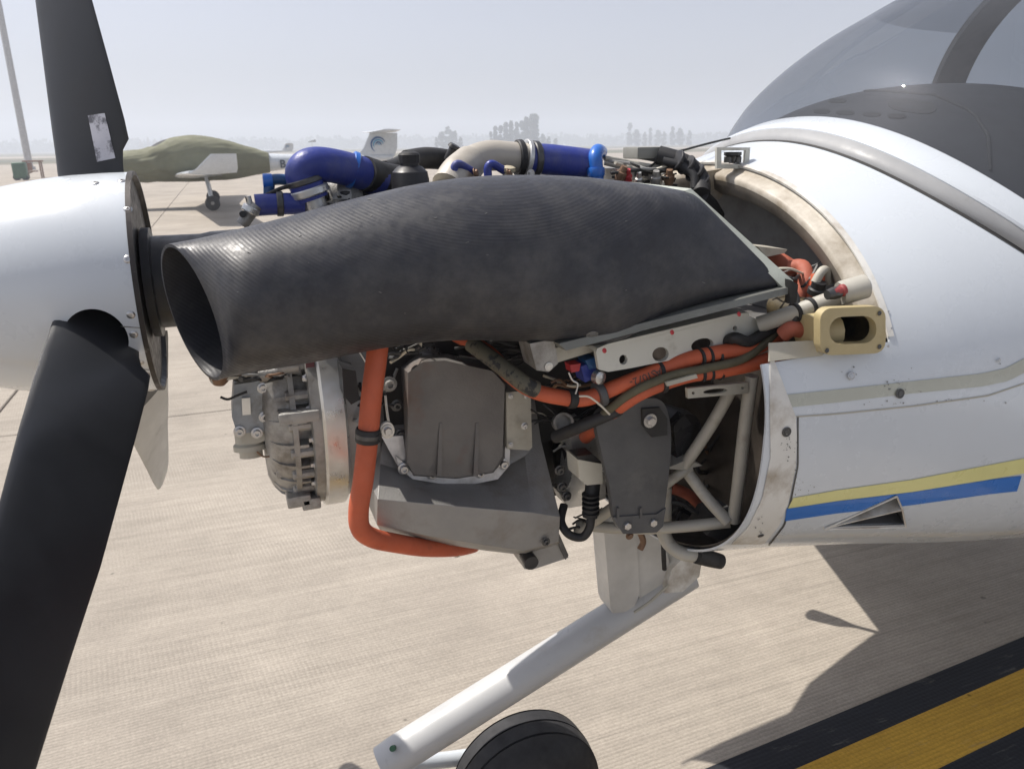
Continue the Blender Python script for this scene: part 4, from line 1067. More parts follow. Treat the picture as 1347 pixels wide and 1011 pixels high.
rw = random.Random(23)
wm = [rubber, rubber, plastic, shield_m, rubber, M('white_wire', (.6, .56, .46), .5), rust, M('grey_wire', (.25, .25, .24), .5)]
def wires(x0, y0, x1, y1, Y0, Y1, n, sag=14, r=(.0012, .0028)):
    for _ in range(n):
        a = (rw.uniform(x0, x0+(x1-x0)*.3), rw.uniform(y0, y1)); b = (rw.uniform(x0+(x1-x0)*.7, x1), rw.uniform(y0, y1)); pts = []
        for k in range(5):
            t = k/4; pts.append((a[0]+(b[0]-a[0])*t+rw.gauss(0, 3), a[1]+(b[1]-a[1])*t+math.sin(PI*t)*rw.uniform(-.3, 1)*sag, rw.uniform(Y0, Y1)))
        hose('wire', pts, rw.uniform(*r), rw.choice(wm), seg=7)
wires(500, 446, 560, 478, -.24, -.20, 5, 10); wires(590, 446, 740, 470, -.24, -.19, 9, 16); wires(690, 530, 790, 560, -.24, -.19, 6); wires(700, 490, 780, 512, -.30, -.26, 6, 10)
wires(726, 560, 792, 600, -.22, -.18, 5); wires(450, 470, 525, 560, -.20, -.16, 6); wires(878, 540, 960, 700, -.20, -.12, 8, 20, (.002, .005)); wires(740, 655, 810, 700, -.23, -.18, 4)
wires(300, 486, 400, 500, -.17, -.13, 5, 6); wires(420, 240, 520, 262, -.04, .03, 7, 10, (.0015, .004)); wires(800, 212, 900, 244, -.03, .03, 9, 8, (.0015, .0035)); wires(1000, 332, 1100, 392, -.36, -.28, 6, 10, (.0015, .003))
for (x, y, Y, r, mt_) in ((512, 505, -.2, .008, alu), (690, 560, -.24, .004, steel), (672, 585, -.231, .003, steel), (693, 521, -.231, .003, steel), (672, 521, -.231, .003, steel), (718, 712, -.27, .005, dark_steel)):
    bolt(ROOT, q(x, y, Y), TO_CAM, r, 'cap', mt_)

# ------------------------------------------------------------------ starter, shield bracket and truss
bm = bmesh.new(); lathe(bm, q(735, 605, -.16), (1, -.15, .05), [(0, .045), (.004, .058), (.05, .058), (.056, .05), (.10, .05)], 36); stm = obj('starter_motor', bm, plastic, ROOT, ang=25)
plate('starter_housing', [(746, 562), (772, 556), (795, 572), (797, 655), (772, 664), (748, 668), (740, 652), (751, 632), (755, 604), (751, 580)], -.235, .05, alu_br, stm, bevel=.006, bseg=3)
bm = bmesh.new(); prism(bm, L([(770, 606), (792, 610), (793, 636), (772, 638), (762, 630), (760, 604)], -.285), (0, .045, 0)); obj('square_connector', bm, M('cream_connector', (.66, .63, .53), .5, var=.05), ROOT, bevel=.003)
bm = bmesh.new(); prism(bm, L([(758, 600), (780, 597), (793, 609), (770, 611)], -.283), (0, .03, 0)); obj('connector_lid', bm, dark_steel, ROOT, bevel=.002)
hose('cable_boot', [(780, 636, -.270), (778, 655, -.275), (776, 680, -.28)], .0125, rubber)
hose('black_cable', [(777, 670, -.28), (776, 692, -.285), (766, 706, -.28), (748, 702, -.27), (738, 685, -.25), (742, 664, -.23)], .0072, rubber)
for k in range(5): band(stm, (777, 650+6*k), (777, 653+6*k), -.28, .0138, .004, rubber, 'cable_ridge')
for (x, y) in ((739, 640), (736, 618), (745, 652)): bolt(stm, q(x, y, -.24), TO_CAM, .006, 'cap', dark_steel)
bm = bmesh.new(); lathe(bm, q(740, 556, -.25), (-.25, -1, .35), [(-.03, .014), (0, .016), (.012, .017), (.012, .013), (-.01, .012)], 22); obj('open_port', bm, alu, ROOT, ang=25)
sh = plate('grey_shield', smooth_loop([(784, 552), (796, 537), (822, 531), (850, 524), (870, 527), (880, 548), (883, 585), (878, 640), (872, 680), (862, 697), (840, 700), (820, 699), (808, 682), (802, 640), (790, 590)]), -.34, .012, shield_m, ROOT, bevel=.004)
plate('shield_pad', [(845, 538), (868, 536), (878, 550), (878, 572), (858, 575), (846, 560)], -.345, .008, dark_in, sh, bevel=.002)
bolt(sh, q(855, 553, -.346), TO_CAM, .0078, 'hex', steel)
for (x, y) in ((824, 690), (858, 686)): bolt(sh, q(x, y, -.341), TO_CAM, .0068, 'hex', steel)
for x0 in (812, 842): bm = bmesh.new(); prism(bm, L([(x0, 668), (x0+3, 668), (x0+3, 682), (x0, 682)], -.345), (0, .01, 0)); obj('shield_rib', bm, shield_m, sh, bevel=.001)
bm = bmesh.new(); prism(bm, L([(806, 680), (864, 676), (876, 668), (872, 692), (864, 700), (820, 702)], -.343), (0, .004, 0)); obj('shield_foot', bm, shield_m, sh, bevel=.001)
# rounded isolator behind the shield
bm = bmesh.new(); lathe(bm, q(890, 575, -.24), (.3, -1, .1), [(-.06, .055), (0, .052), (.02, .045), (.03, .03)], 30); obj('rubber_isolator', bm, plastic, ROOT, ang=25)
bm = bmesh.new(); prism(bm, L([(886, 560), (900, 545), (912, 560), (906, 590), (890, 605)], -.30), (0, .02, 0)); obj('isolator_plate', bm, M('black_gloss', (.03, .03, .032), .25), ROOT, bevel=.005)
truss = empty('x', (0, 0, 0), None, None); bpy.data.objects.remove(truss)
T0 = q(966, 690, -.34)
tr1 = hose('mount_truss', [(989, 494, -.39), (980, 560, -.385), (972, 630, -.38), (965, 685, -.37)], .0105, tube_m)
def strut(pts, r): b = bmesh.new(); tube(b, [q(*p) for p in pts], r, 16, 5); return obj('strut', b, tube_m, tr1)
strut([(962, 512, -.36), (935, 560, -.34), (900, 612, -.31)], .0100)
strut([(905, 622, -.31), (930, 655, -.34), (958, 686, -.37)], .0100)
strut([(960, 686, -.36), (900, 692, -.32), (830, 695, -.27), (760, 690, -.2)], .0100)
strut([(872, 640, -.30), (890, 626, -.31), (908, 614, -.31)], .0085)
strut([(876, 640, -.27), (876, 690, -.27)], .0100)
strut([(760, 700, -.2), (800, 672, -.25), (830, 650, -.28)], .0100)
bm = bmesh.new(); prism(bm, L([(876, 616), (905, 604), (924, 612), (896, 618)], -.318), (0, .04, 0)); obj('gusset', bm, tube_m, tr1, bevel=.002)
bm = bmesh.new(); prism(bm, L([(944, 682), (968, 672), (976, 700), (950, 710), (930, 704)], -.345), (0, .06, 0)); obj('mount_foot', bm, dark_in, tr1, bevel=.006)
plate('slotted_bracket', [(904, 511), (984, 503), (985, 517), (905, 524)], -.40, .006, beige, ROOT, holes=[(941, 514.5, 16, 3.4, -.09), (912, 517, 2, 2, 0), (977, 510, 2, 2, 0)])
hose('black_harness', [(868, 668, -.26), (890, 660, -.28), (925, 680, -.30), (950, 700, -.30)], .004, rubber)
hose('black_harness', [(880, 640, -.26), (905, 650, -.25), (925, 668, -.25)], .010, orange_dk)
# breather pipe with black end
br = hose('breather_pipe', [(872, 698, -.27), (880, 715, -.28), (897, 727, -.30), (918, 731, -.31), (930, 733, -.315)], .0125, tube_m)
bm = bmesh.new(); tube(bm, L([(916, 730), (932, 734), (948, 738)], -.315), [.0145, .0148, .0135], 16, 4); obj('rubber_end', bm, rubber, br)
bolt(ROOT, q(828, 704, -.30), TO_CAM, .005, 'hex', rust)
hose('brown_hook', [(842, 700, -.2), (846, 712, -.2), (842, 722, -.2)], .006, rust)

# ------------------------------------------------------------------ nose gear
leg_a, leg_b = q(905, 752, .0), q(508, 1001, .0)
leg = (lambda b: (tube(b, [leg_a, (leg_a+leg_b)/2, leg_b+(leg_a-leg_b)*.03, leg_b], [.040, .040, .040, .032], 32, 3), obj('nose_gear_leg', b, M('leg_paint', (.46, .465, .465), .4, var=.05, dirt=((.36, .33, .28), .6, .85, 12)), ROOT))[1])(bmesh.new())
gm = plate('gear_mount', [(794, 690), (836, 690), (842, 780), (832, 804), (806, 806), (803, 798)], -.030, .06, M('gear_web_paint', (.5, .49, .46)), leg, bevel=.004)
plate('gear_mount_web', [(836, 694), (868, 694), (880, 738), (884, 764), (842, 804)], -.024, .05, M('gear_web_paint', (.50, .49, .46), .5, dirt=((.30, .27, .22), .55, .85, 14)), leg, bevel=.003)
plate('gear_cheek', [(884, 748), (906, 726), (924, 734), (920, 758), (898, 778), (874, 780)], -.04, .08, white_dirty, leg, bevel=.006)
hose('weld_bead', [(834, 805, -.052), (856, 790, -.052), (880, 768, -.052)], .003, beige)
hose('black_cable', [(872, 705, -.1), (873, 730, -.1), (874, 748, -.09)], .005, rubber)
wc = V((.662, 0, GZ+.147))
tp = [(0, .088), (.004, .106), (.012, .128), (.022, .1435), (.034, .153)]
for g in (.046, .085, .124):                         # rounded tread with worn grooves
    rr = lambda x: .1690-.55*(x-.085)**2*4.2
    tp += [(g-.0028, rr(g-.0028)), (g-.0022, rr(g)-.0035), (g+.0022, rr(g)-.0035), (g+.0028, rr(g+.0028))]
tp += [(.136, .153), (.148, .1435), (.158, .128), (.166, .106), (.170, .088)]
bm = bmesh.new(); lathe(bm, wc+V((0, -.085, 0)), (0, 1, 0), tp, 80)
wheel = obj('nose_wheel', bm, tyre_m, ROOT, ang=30)
bm = bmesh.new(); lathe(bm, wc+V((0, -.075, 0)), (0, 1, 0), [(.012, .02), (.014, .07), (.0, .085), (.004, .095), (.06, .095), (.116, .095), (.12, .085)], 40); obj('rim', bm, white, wheel, ang=25)
for s_ in (-1, 1):
    bm = bmesh.new(); tube(bm, [leg_b+V((.02, 0, .0)), leg_b+V((.02, s_*.06, -.05)), leg_b+V((.06, s_*.10, -.115)), wc+V((0, s_*.103, 0))], [.022, .02, .017, .02], 14, 5); obj('fork', bm, white, leg)
hose('gear_end_bolt', [(516, 984, -.03), (524, 980, .03)], .006, green_m)

# ------------------------------------------------------------------ plumbing on top of the engine
YT = -.06
hb = hose('blue_charge_hose', [(410, 262, YT), (403, 244, YT), (398, 228, YT), (408, 218, YT), (430, 217, YT+.01), (470, 226, YT+.03), (500, 238, YT+.05)], .0265, blue_sil, seg=24)
band(hb, (407, 252), (410, 260), YT, .029, .012, alu_br); band(hb, (401, 238), (404, 246), YT, .0275, .009, dark_steel)
band(hb, (464, 224), (470, 226), YT+.03, .0285, .010, blue_fit)
hose('aluminium_pipe', [(406, 250, YT), (413, 268, YT), (420, 290, YT)], .019, alu_br, seg=20)
hose('black_charge_hose', [(478, 228, YT+.03), (505, 236, YT+.06), (530, 240, YT+.08)], .028, rubber, seg=20)
hbl = hose('blue_coolant_hose', [(336, 270, YT), (352, 269, YT), (375, 268, YT), (400, 268, YT)], .0165, blue_sil, seg=20)
band(hbl, (368, 268), (374, 268), YT, .0182, .010, dark_steel)
hf = hose('blue_elbow_fitting', [(354, 262, YT+.02), (354, 246, YT+.02), (356, 238, YT+.02), (366, 236, YT+.02), (380, 237, YT+.02)], .0085, teal_fit)
band(hf, (352, 238), (358, 238), YT+.02, .0105, .014, blue_fit, 'fitting_collar')
sv = hose('metal_valve', [(338, 270, YT-.01), (328, 282, YT-.01), (318, 296, YT-.01)], .0095, alu)
band(sv, (330, 276), (326, 284), YT-.01, .0125, .010, alu_br, 'valve_nut'); hose('valve_stem', [(331, 276, YT-.01), (327, 262, YT-.01), (326, 258, YT-.01)], .0045, steel)
bm = bmesh.new(); lathe(bm, q(319, 281, YT-.015), (0, -1, 0), [(0, .005), (.01, .005)], 12); obj('valve_knob', bm, plastic, sv)
hose('black_cable', [(340, 262, YT), (360, 252, YT), (378, 246, YT), (398, 250, YT)], .003, rubber)
hose('black_cable', [(420, 262, YT+.03), (450, 250, YT+.05), (480, 262, YT+.05), (510, 250, YT+.06)], .006, rubber)
bm = bmesh.new(); box(bm, q(440, 262, .02), (.10, .08, .06)); obj('turbo_housing', bm, dark_in, ROOT, bevel=.015)
bm = bmesh.new(); lathe(bm, q(450, 262, .0), (1, 0, 0), [(-.03, .02), (-.02, .035), (.01, .04), (.03, .03)], 24); obj('turbo_cover', bm, alu, ROOT, ang=25)
# black reservoir and its cap
rv = q(541, 262, YT-.02)
bm = bmesh.new(); lathe(bm, rv, (0, 0, 1), [(0, .030), (.03, .030), (.042, .028), (.050, .020), (.052, .015), (.058, .015)], 32); rvo = obj('fluid_reservoir', bm, plastic, ROOT, ang=35)
bm = bmesh.new(); lathe(bm, rv+V((0, 0, .056)), (0, 0, 1), [(0, .017), (.012, .0175), (.015, .015), (.018, .008)], 14); obj('reservoir_cap', bm, rubber, rvo, ang=25)
hose('black_air_hose', [(535, 212, .06), (560, 208, .08), (585, 210, .09), (600, 214, .10)], .019, rubber, seg=20)
hose('black_charge_hose', [(505, 226, .02), (520, 222, .06), (535, 214, .10)], .018, rubber, seg=18)
bm = bmesh.new(); lathe(bm, q(592, 204, .06), (.5, -.3, 1), [(-.01, .008), (.012, .008), (.014, .012), (.02, .010)], 12); obj('hose_clip', bm, plastic, ROOT)
# beige intake elbow, clamps and big blue hose
ie = hose('beige_intake_elbow', [(600, 232, .0), (618, 214, .02), (642, 205, .03), (668, 206, .03), (690, 208, .03)], .0265, M('beige_intake', (.42, .39, .34), .5, .15, var=.08, dirt=((.25, .22, .18), .55, .85, 10)), seg=24)
hose('beige_intake_flare', [(590, 246, -.03), (602, 228, -.01), (618, 214, .02)], .030, M('beige_intake', (.42, .39, .34)), seg=20)
bh = hose('blue_intake_hose', [(694, 209, .03), (720, 210, .03), (750, 213, .03), (784, 217, .03)], .0275, blue_sil, seg=28)
band(ie, (683, 208), (690, 208), .03, .0305, .012, rubber); band(bh, (692, 208), (698, 209), .03, .0315, .009, alu_br); band(bh, (704, 209), (711, 209), .03, .0300, .012, dark_steel)
bolt(bh, q(698, 228, -.0), TO_CAM, .005, 'hex', steel)
fb = hose('bright_blue_fitting', [(785, 238, .0), (784, 218, .0), (783, 206, .005), (786, 199, .02), (790, 200, .045)], .0130, blue_fit, seg=20)
band(fb, (784, 226), (784, 219), .0, .0152, .016, blue_fit, 'fitting_collar')
for i, (x, y) in enumerate(((604, 216), (648, 216))):
    f_ = hose('blue_injector_fitting', [(x-6, y+16, -.04), (x-6, y+4, -.04), (x, y, -.04), (x+14, y+8, -.03), (x+20, y+12, -.02)], .0070, blue_sil)
    bolt(f_, q(x+20, y+12, -.04), (1, -.6, .2), .006, 'hex', rust)
bm = bmesh.new(); lathe(bm, q(668, 226, -.03), (0, -.2, 1), [(-.02, .009), (.0, .009), (.002, .013), (.008, .013), (.01, .006)], 6); obj('hex_fitting', bm, gold, ROOT, ang=25)
bm = bmesh.new(); box(bm, q(560, 252, .0), (.10, .10, .03)); obj('rocker_cover', bm, beige, ROOT, bevel=.01)
hose('pale_pipe', [(795, 208, .03), (820, 212, .03), (850, 218, .02), (878, 221, .02)], .0048, tube_m)
hose('pale_pipe', [(795, 214, .03), (822, 220, .02), (850, 224, .01), (884, 224, .01)], .0048, tube_m)
bm = bmesh.new(); prism(bm, L([(808, 222), (868, 220), (872, 242), (812, 242)], -.0), (0, .12, 0)); ecu = obj('grey_sensor_box', bm, alu, ROOT, bevel=.004)
plate('sensor_label', [(835, 224), (853, 224), (853, 232), (835, 232)], -.0015, .003, plastic, ecu, bevel=.0005)
for (x, y, r, mt_) in ((816, 232, .010, rust), (826, 236, .008, red_m), (840, 240, .007, alu_br), (862, 238, .010, alu), (880, 236, .010, rust)):
    bm = bmesh.new(); lathe(bm, q(x, y, -.02), (random.uniform(-.4, .4), -.4, 1), [(-.01, r*.8), (0, r), (.008, r), (.010, r*.7), (.02, r*.6)], 12); obj('small_fitting', bm, mt_, ROOT, ang=25)
bm = bmesh.new(); box(bm, q(845, 201, .05), (.055, .06, .022)); obj('cable_box', bm, M('grey_plastic', (.22, .22, .20), .6), ROOT, bevel=.004)
hose('dark_sensor', [(838, 203, .03), (856, 206, .03), (874, 210, .02)], .0085, shield_m)
bc = hose('black_conduit', [(866, 204, .02), (888, 210, .0), (908, 220, -.02), (921, 236, -.04), (922, 256, -.07)], .0175, rubber, seg=18)
hose('black_conduit', [(872, 212, -.01), (895, 218, -.03), (912, 230, -.05), (914, 248, -.06)], .008, rubber)
for k, (x, y) in enumerate(((890, 211), (903, 217), (914, 227), (921, 240))): band(bc, (x, y), (x+5, y+3+k*1.5), -.02-.01*k, .0190, .006, plastic, 'zip_tie')
hose('black_cable', [(846, 226, .0), (876, 205, .03), (905, 196, .04), (935, 188, .06), (960, 182, .10)], .0022, rubber)
plate('lip_bracket', [(926, 226), (950, 222), (956, 250), (946, 262), (930, 256)], -.04, .02, flange_m, ROOT, bevel=.003)
hose('black_conduit', [(924, 258, -.07), (935, 268, -.06), (945, 284, -.04)], .012, rubber)

# ------------------------------------------------------------------ parked aircraft behind
FAR = {}
def far_aircraft(loc, label, covered):
    root = empty('parked_aircraft', loc, label, 'aircraft', 'parked aircraft behind the engine')
    def add(name, bm, mat, parent=None, mw=None, **k):
        o = obj(name, bm, mat, parent or root, **k)
        return o
    base = WM[root]
    WM[root] = Matrix.Identity(4)              # children are modelled in the root's own space
    SECF = [(0, .14, 1.24, .14), (.25, .26, 1.18, .24), (.8, .42, 1.13, .33), (1.5, .53, 1.12, .38), (2.4, .58, 1.12, .40), (3.3, .52, 1.12, .37), (4.1, .36, 1.15, .28), (5.2, .20, 1.18, .19), (6.5, .12, 1.22, .12), (8.0, .07, 1.25, .08)]
    P, _ = catmull([V((a, b, c)) for a, b, c, d in SECF], 4); Q, _ = catmull([V((a, d, 0)) for a, b, c, d in SECF], 4)
    bm = bmesh.new(); ringloft(bm, [[V((p.x, p.y*math.sin(2*PI*k/24), p.z+q_.y*math.cos(2*PI*k/24))) for k in range(24)] for p, q_ in zip(P, Q)]); fu = add('fuselage', bm, white)
    bm = bmesh.new(); lathe(bm, (0.02, 0, 1.24), (-1, 0, 0), [(0, .16), (.1, .14), (.2, .10), (.28, .03)], 20); add('spinner', bm, white)
    cs = [(1.3, .30, .12), (1.7, .48, .36), (2.2, .54, .46), (2.8, .53, .44), (3.4, .44, .30), (4.0, .28, .10)]
    P, _ = catmull([V(c) for c in cs], 4)
    bm = bmesh.new(); ringloft(bm, [[V((p.x, p.y*math.cos(PI*k/16), 1.40+p.z*math.sin(PI*k/16))) for k in range(17)] for p in P], closed=False, cap0=False, cap1=False); add('canopy', bm, shroud_m)
    for s_ in (-1, 1):
        bm = bmesh.new(); wing_loft(bm, [(1.95, s_*.3, .84, 1.25), (2.05, s_*1.3, .92, 1.08), (2.25, s_*3.3, 1.0, 1.0), (2.47, s_*5.5, 1.06, .95), (2.50, s_*5.75, 1.08, .95)], .13)
        wg = add('wing', bm, white)
        bm = bmesh.new(); ringloft(bm, [[V((x0+a, s_*y+b, z)) for a, b in airfoil(c, .10)] for (x0, y, z, c) in ((2.50, 5.74, 1.06, .95), (2.66, 5.84, 1.16, .82), (2.90, 5.92, 1.38, .58), (2.98, 5.93, 1.45, .50))]); obj('winglet', bm, white, wg)
        bm = bmesh.new(); tube(bm, [V((2.75, s_*.5, .80)), V((2.8, s_*1.0, .48)), V((2.82, s_*1.42, .20))], [.05, .045, .035], 8, 3); gl_ = add('main_gear_leg', bm, white)
        bm = bmesh.new(); lathe(bm, (2.85, s_*1.5-.07, .19), (0, 1, 0), [(0, .10), (.01, .16), (.04, .188), (.10, .188), (.13, .16), (.14, .10)], 28); wh = add('main_wheel', bm, tyre_m)
        bm = bmesh.new(); lathe(bm, (2.85, s_*1.5-.075, .19), (0, 1, 0), [(0, .03), (.02, .09), (.13, .09), (.15, .03)], 20); obj('rim', bm, alu, wh)
    bm = bmesh.new(); tube(bm, [V((.9, 0, .85)), V((.5, 0, .50)), V((.42, 0, .40)), V((.60, .10, .18))], .035, 8, 3); add('nose_gear_leg', bm, white)
    bm = bmesh.new(); lathe(bm, (.62, -.06, .17), (0, 1, 0), [(0, .09), (.02, .15), (.05, .17), (.08, .17), (.11, .15), (.12, .09)], 24); add('nose_wheel', bm, tyre_m)
    bm = bmesh.new(); ringloft(bm, [[V((x0+a, b, z)) for a, b in airfoil(c, .09)] for (x0, z, c) in ((6.85, 1.28, 1.2), (7.12, 1.50, 1.02), (7.35, 1.93, .82))]); fin = add('tail_fin', bm, white)
    bm = bmesh.new(); wing_loft(bm, [(7.42, -1.6, 1.99, .52), (7.28, 0, 1.95, .82), (7.42, 1.6, 1.99, .52)], .09); add('tailplane', bm, white)
    # round swirl emblem on the fin, both sides
    for s_ in (-1, 1):
        cx, cz, R_ = 7.58, 1.60, .24
        for k, (ri, ro, a0, a1, mt_) in enumerate(((.78, 1.0, -160, 60, logo_dk), (.50, .70, -175, 30, logo_lt), (.24, .42, -190, 5, logo_dk), (.05, .18, -200, -20, logo_lt))):
            bm = bmesh.new(); n = 20; rows = []
            for i in range(n+1):
                a = math.radians(a0+(a1-a0)*i/n); kk = math.sin(PI*i/n)**.6
                mid = (ri+ro)/2*R_; hw = (ro-ri)/2*R_*max(kk, .1)
                ox = .25*R_*(1-ro); 
                rows.append([V((cx-ox*0+math.cos(a)*(mid-hw)*-1, s_*.05, cz+math.sin(a)*(mid-hw)*-1)), V((cx+math.cos(a)*(mid+hw)*-1, s_*.05, cz+math.sin(a)*(mid+hw)*-1))])
            ringloft(bm, rows, False, False, closed=False); bmesh.ops.recalc_face_normals(bm, faces=bm.faces); bmesh.ops.solidify(bm, geom=bm.faces, thickness=.004)
            obj('emblem_stroke', bm, mt_, fin)
    # registration prefix on the boom
    for i, ch in enumerate('B-'):
        cu = bpy.data.curves.new('t', 'FONT'); cu.body = ch; cu.size = .30; cu.extrude = .003; cu.resolution_u = 3; cu.offset = .008
        to = bpy.data.objects.new('t', cu); COL.objects.link(to); dg = bpy.context.evaluated_depsgraph_get(); dg.update()
        me = bpy.data.meshes.new_from_object(to.evaluated_get(dg)); bpy.data.objects.remove(to); bpy.data.curves.remove(cu)
        me.materials.append(logo_dk if False else M('dark_lettering', (.05, .07, .10), .5)); me.name = 'registration_letter'
        x = 4.72+i*.23
        link('registration_letter', me, fu, Matrix.Translation((x, -.30+.07*i*.23+.012*0, 1.02)) @ Matrix.Rotation(.16, 4, 'Z') @ Matrix.Rotation(PI/2, 4, 'X'))
    WM[root] = base
    return root
for r_ in (): pass
w2 = qz(281, 277)
FA = w2 - V((2.85, -1.5, 0)); FA.z = GZ
a2 = far_aircraft(FA, 'parked white aircraft with its nose and cabin under a green cover', True)
f3 = CAM + ray(379, 196)*(84/ray(379, 196).dot(_fh))
a3 = copy_tree(a2); a3.location = V((f3.x-7.6, f3.y, GZ)); a3['label'] = 'small distant white aircraft, just its tail fin showing behind the blue pipes'
# olive cover over the nose and cabin
cv = [(-.12, .24, 1.40, 1.02), (.0, .30, 1.43, .96), (.25, .40, 1.48, .84), (.8, .52, 1.53, .74), (1.25, .60, 1.57, .70), (1.55, .64, 1.66, .70), (1.9, .65, 1.82, .70), (2.4, .66, 1.90, .69), (2.9, .64, 1.87, .70), (3.4, .57, 1.76, .72), (3.9, .46, 1.61, .80), (4.3, .37, 1.48, .86), (4.45, .35, 1.44, .88)]
P, _ = catmull([V((a, b, c)) for a, b, c, d in cv], 10); Q, _ = catmull([V((a, d, 0)) for a, b, c, d in cv], 10)
bm = bmesh.new(); rings = []
for p, q_ in zip(P, Q):
    r = []
    for k in range(96):
        a = 2*PI*k/96; zc = (p.z+q_.y)/2+.0; hh = (p.z-q_.y)/2
        s_ = math.copysign(abs(math.sin(a))**.85, math.sin(a)); c_ = math.copysign(abs(math.cos(a))**.85, math.cos(a))
        wr = noise.noise(V((p.x*1.6+c_*2.0, s_*3, 3.3)))*.016 + noise.noise(V((p.x*6-c_*4, s_*2, 1)))*.006
        wr += .018*math.sin((p.x*9+c_*9+noise.noise(V((p.x*2, c_*2, 0)))*3))*max(0, 1-abs(p.x-1.5)/.7) + .014*noise.noise(V((p.x*3-c_*9, s_*5+p.x, 7))) - .02*max(0, 1-abs(c_+.55)/.25)
        r.append(FA + V((p.x, s_*(p.y+wr), zc+c_*(hh+wr))))
    rings.append(r)
ringloft(bm, rings, True, True)
cover = obj('fabric_cover', bm, green_cov, None, ang=70)
tag(cover, 'olive green fabric cover over the nose and cabin of the parked aircraft', 'cover')

# ------------------------------------------------------------------ apron equipment and far things
bp = qz(40, 226); bp = CAM + (bp-CAM)*1.0
mast_p = V((bp.x, bp.y, GZ)) + (V((bp.x, bp.y, 0))-V((CAM.x, CAM.y, 0)))*.12
bm = bmesh.new(); lathe(bm, mast_p, (0, 0, 1), [(0, .45), (.25, .45), (.26, .30), (24, .20)], 20); mast = obj('light_mast', bm, pole_m, None, ang=30)
tag(mast, 'tall grey light mast standing at the apron edge on the left', 'mast')
bm = bmesh.new(); lathe(bm, mast_p+V((0, 0, 23.6)), (0, 0, 1), [(0, .3), (.1, 1.1), (.4, 1.1), (.5, .3)], 20); obj('lamp_ring', bm, pole_m, mast)
gp = qz(29, 237)
gc = empty('ground_cart', gp, 'dark green tarp-covered ground cart standing on the apron left of the propeller', 'cart')
k_ = (gp-CAM).length/1010
bm = bmesh.new(); box(bm, gp+V((0, 0, .52)), (13*k_, 13*k_, 20*k_-.15)); obj('cart_body', bm, green_m, gc, bevel=.12, bseg=3)
for s1 in (-1, 1):
    for s2 in (-1, 1):
        bm = bmesh.new(); lathe(bm, gp+V((s1*4*k_, s2*4.5*k_-.06, .16)), (0, 1, 0), [(0, .1), (.01, .16), (.11, .16), (.12, .1)], 16); obj('cart_wheel', bm, tyre_m, gc)
bm = bmesh.new(); tube(bm, [gp+V((5*k_, 0, .3)), gp+V((12*k_, 0, .45))], .03, 8, 1); obj('drawbar', bm, rust, gc)
sp_ = qz(47, 234)
sd = empty('work_stand', sp_, 'brown metal frame stand beside the green cart', 'stand')
k_ = (sp_-CAM).length/1010
for a in (-7, 7):
    for b in (-5, 5): bm = bmesh.new(); box(bm, sp_+V((a*k_, b*k_, 8.5*k_)), (1.3*k_, 1.3*k_, 17*k_)); obj('leg', bm, brown_m, sd)
bm = bmesh.new(); box(bm, sp_+V((0, 0, 17.5*k_)), (18*k_, 12*k_, 1.6*k_)); obj('top_deck', bm, brown_m, sd)
bm = bmesh.new(); box(bm, sp_+V((-2*k_, 0, 7*k_)), (11*k_, .8*k_, 1.3*k_)); obj('cross_bar', bm, brown_m, sd)
bm = bmesh.new(); box(bm, sp_+V((-5*k_, -1*k_, 12*k_)), (7*k_, 7*k_, 8*k_)); obj('tool_box', bm, M('dull_orange_box', (.22, .10, .06), .6), sd, bevel=.03)
cp = qz(39, 253)
bm = bmesh.new(); lathe(bm, cp, (0, 0, 1), [(0, .16), (.03, .16), (.04, .11), (.30, .05), (.42, .03)], 14); tag(obj('apron_marker', bm, brown_m, None), 'small brown marker post on the apron below the green cart', 'marker')
# windsock far across the field
wp = CAM + ray(411, 196)*(210/ray(411, 196).dot(_fh)); wp.z = GZ
ws = empty('windsock', wp, 'tiny dark windsock on a thin pole far beyond the apron', 'windsock')
bm = bmesh.new(); lathe(bm, wp, (0, 0, 1), [(0, .07), (3.2, .05)], 8); obj('pole', bm, pole_m, ws)
bm = bmesh.new(); tube(bm, [wp+V((-.9, 0, 2.9)), wp+V((.0, 0, 3.1)), wp+V((1.0, 0, 3.25))], [.12, .22, .32], 10, 2); obj('sock', bm, dark_steel, ws)

# ------------------------------------------------------------------ trees
def crown_mesh(seed, rx, h, dens, poplar):
    rnd = random.Random(seed); bm = bmesh.new()
    cl = []
    for _ in range(34 if poplar else 30):
        t = rnd.random(); wv = (math.sin(PI*min(1, t*.8+.2)))**.7 if not poplar else (math.sin(PI*(t*.70+.27)))**.6
        a = rnd.random()*2*PI; rr = rx*wv*rnd.uniform(.2, .85)
        cl.append((V((math.cos(a)*rr, math.sin(a)*rr, h*(.06+.94*t))), rx*rnd.uniform(.28, .5)))
    for c, r in cl:
        for _ in range(dens):
            d = V((rnd.gauss(0, 1), rnd.gauss(0, 1), rnd.gauss(0, 1)*1.2)).normalized()*r*rnd.uniform(.5, 1.1)
            n = V((rnd.gauss(0, 1), rnd.gauss(0, 1), rnd.gauss(0, 1)+.4)).normalized(); u = n.orthogonal().normalized(); v = n.cross(u); s_ = rnd.uniform(.32, .75)*h/12
            p = c+d; bm.faces.new([bm.verts.new(p+u*s_*a_+v*s_*b_*.7) for a_, b_ in ((-1, -.4), (0, -1), (1, -.2), (.4, 1), (-.6, .8))])
    me = bpy.data.meshes.new('crown'); bm.to_mesh(me); bm.free(); me.materials.append(leaf_m); return me
CR = [crown_mesh(1, 2.6, 12, 34, False), crown_mesh(2, 1.7, 14, 34, True), crown_mesh(3, 2.9, 10, 34, False), crown_mesh(4, 1.4, 13, 32, True), crown_mesh(5, 1.9, 16, 36, True)]
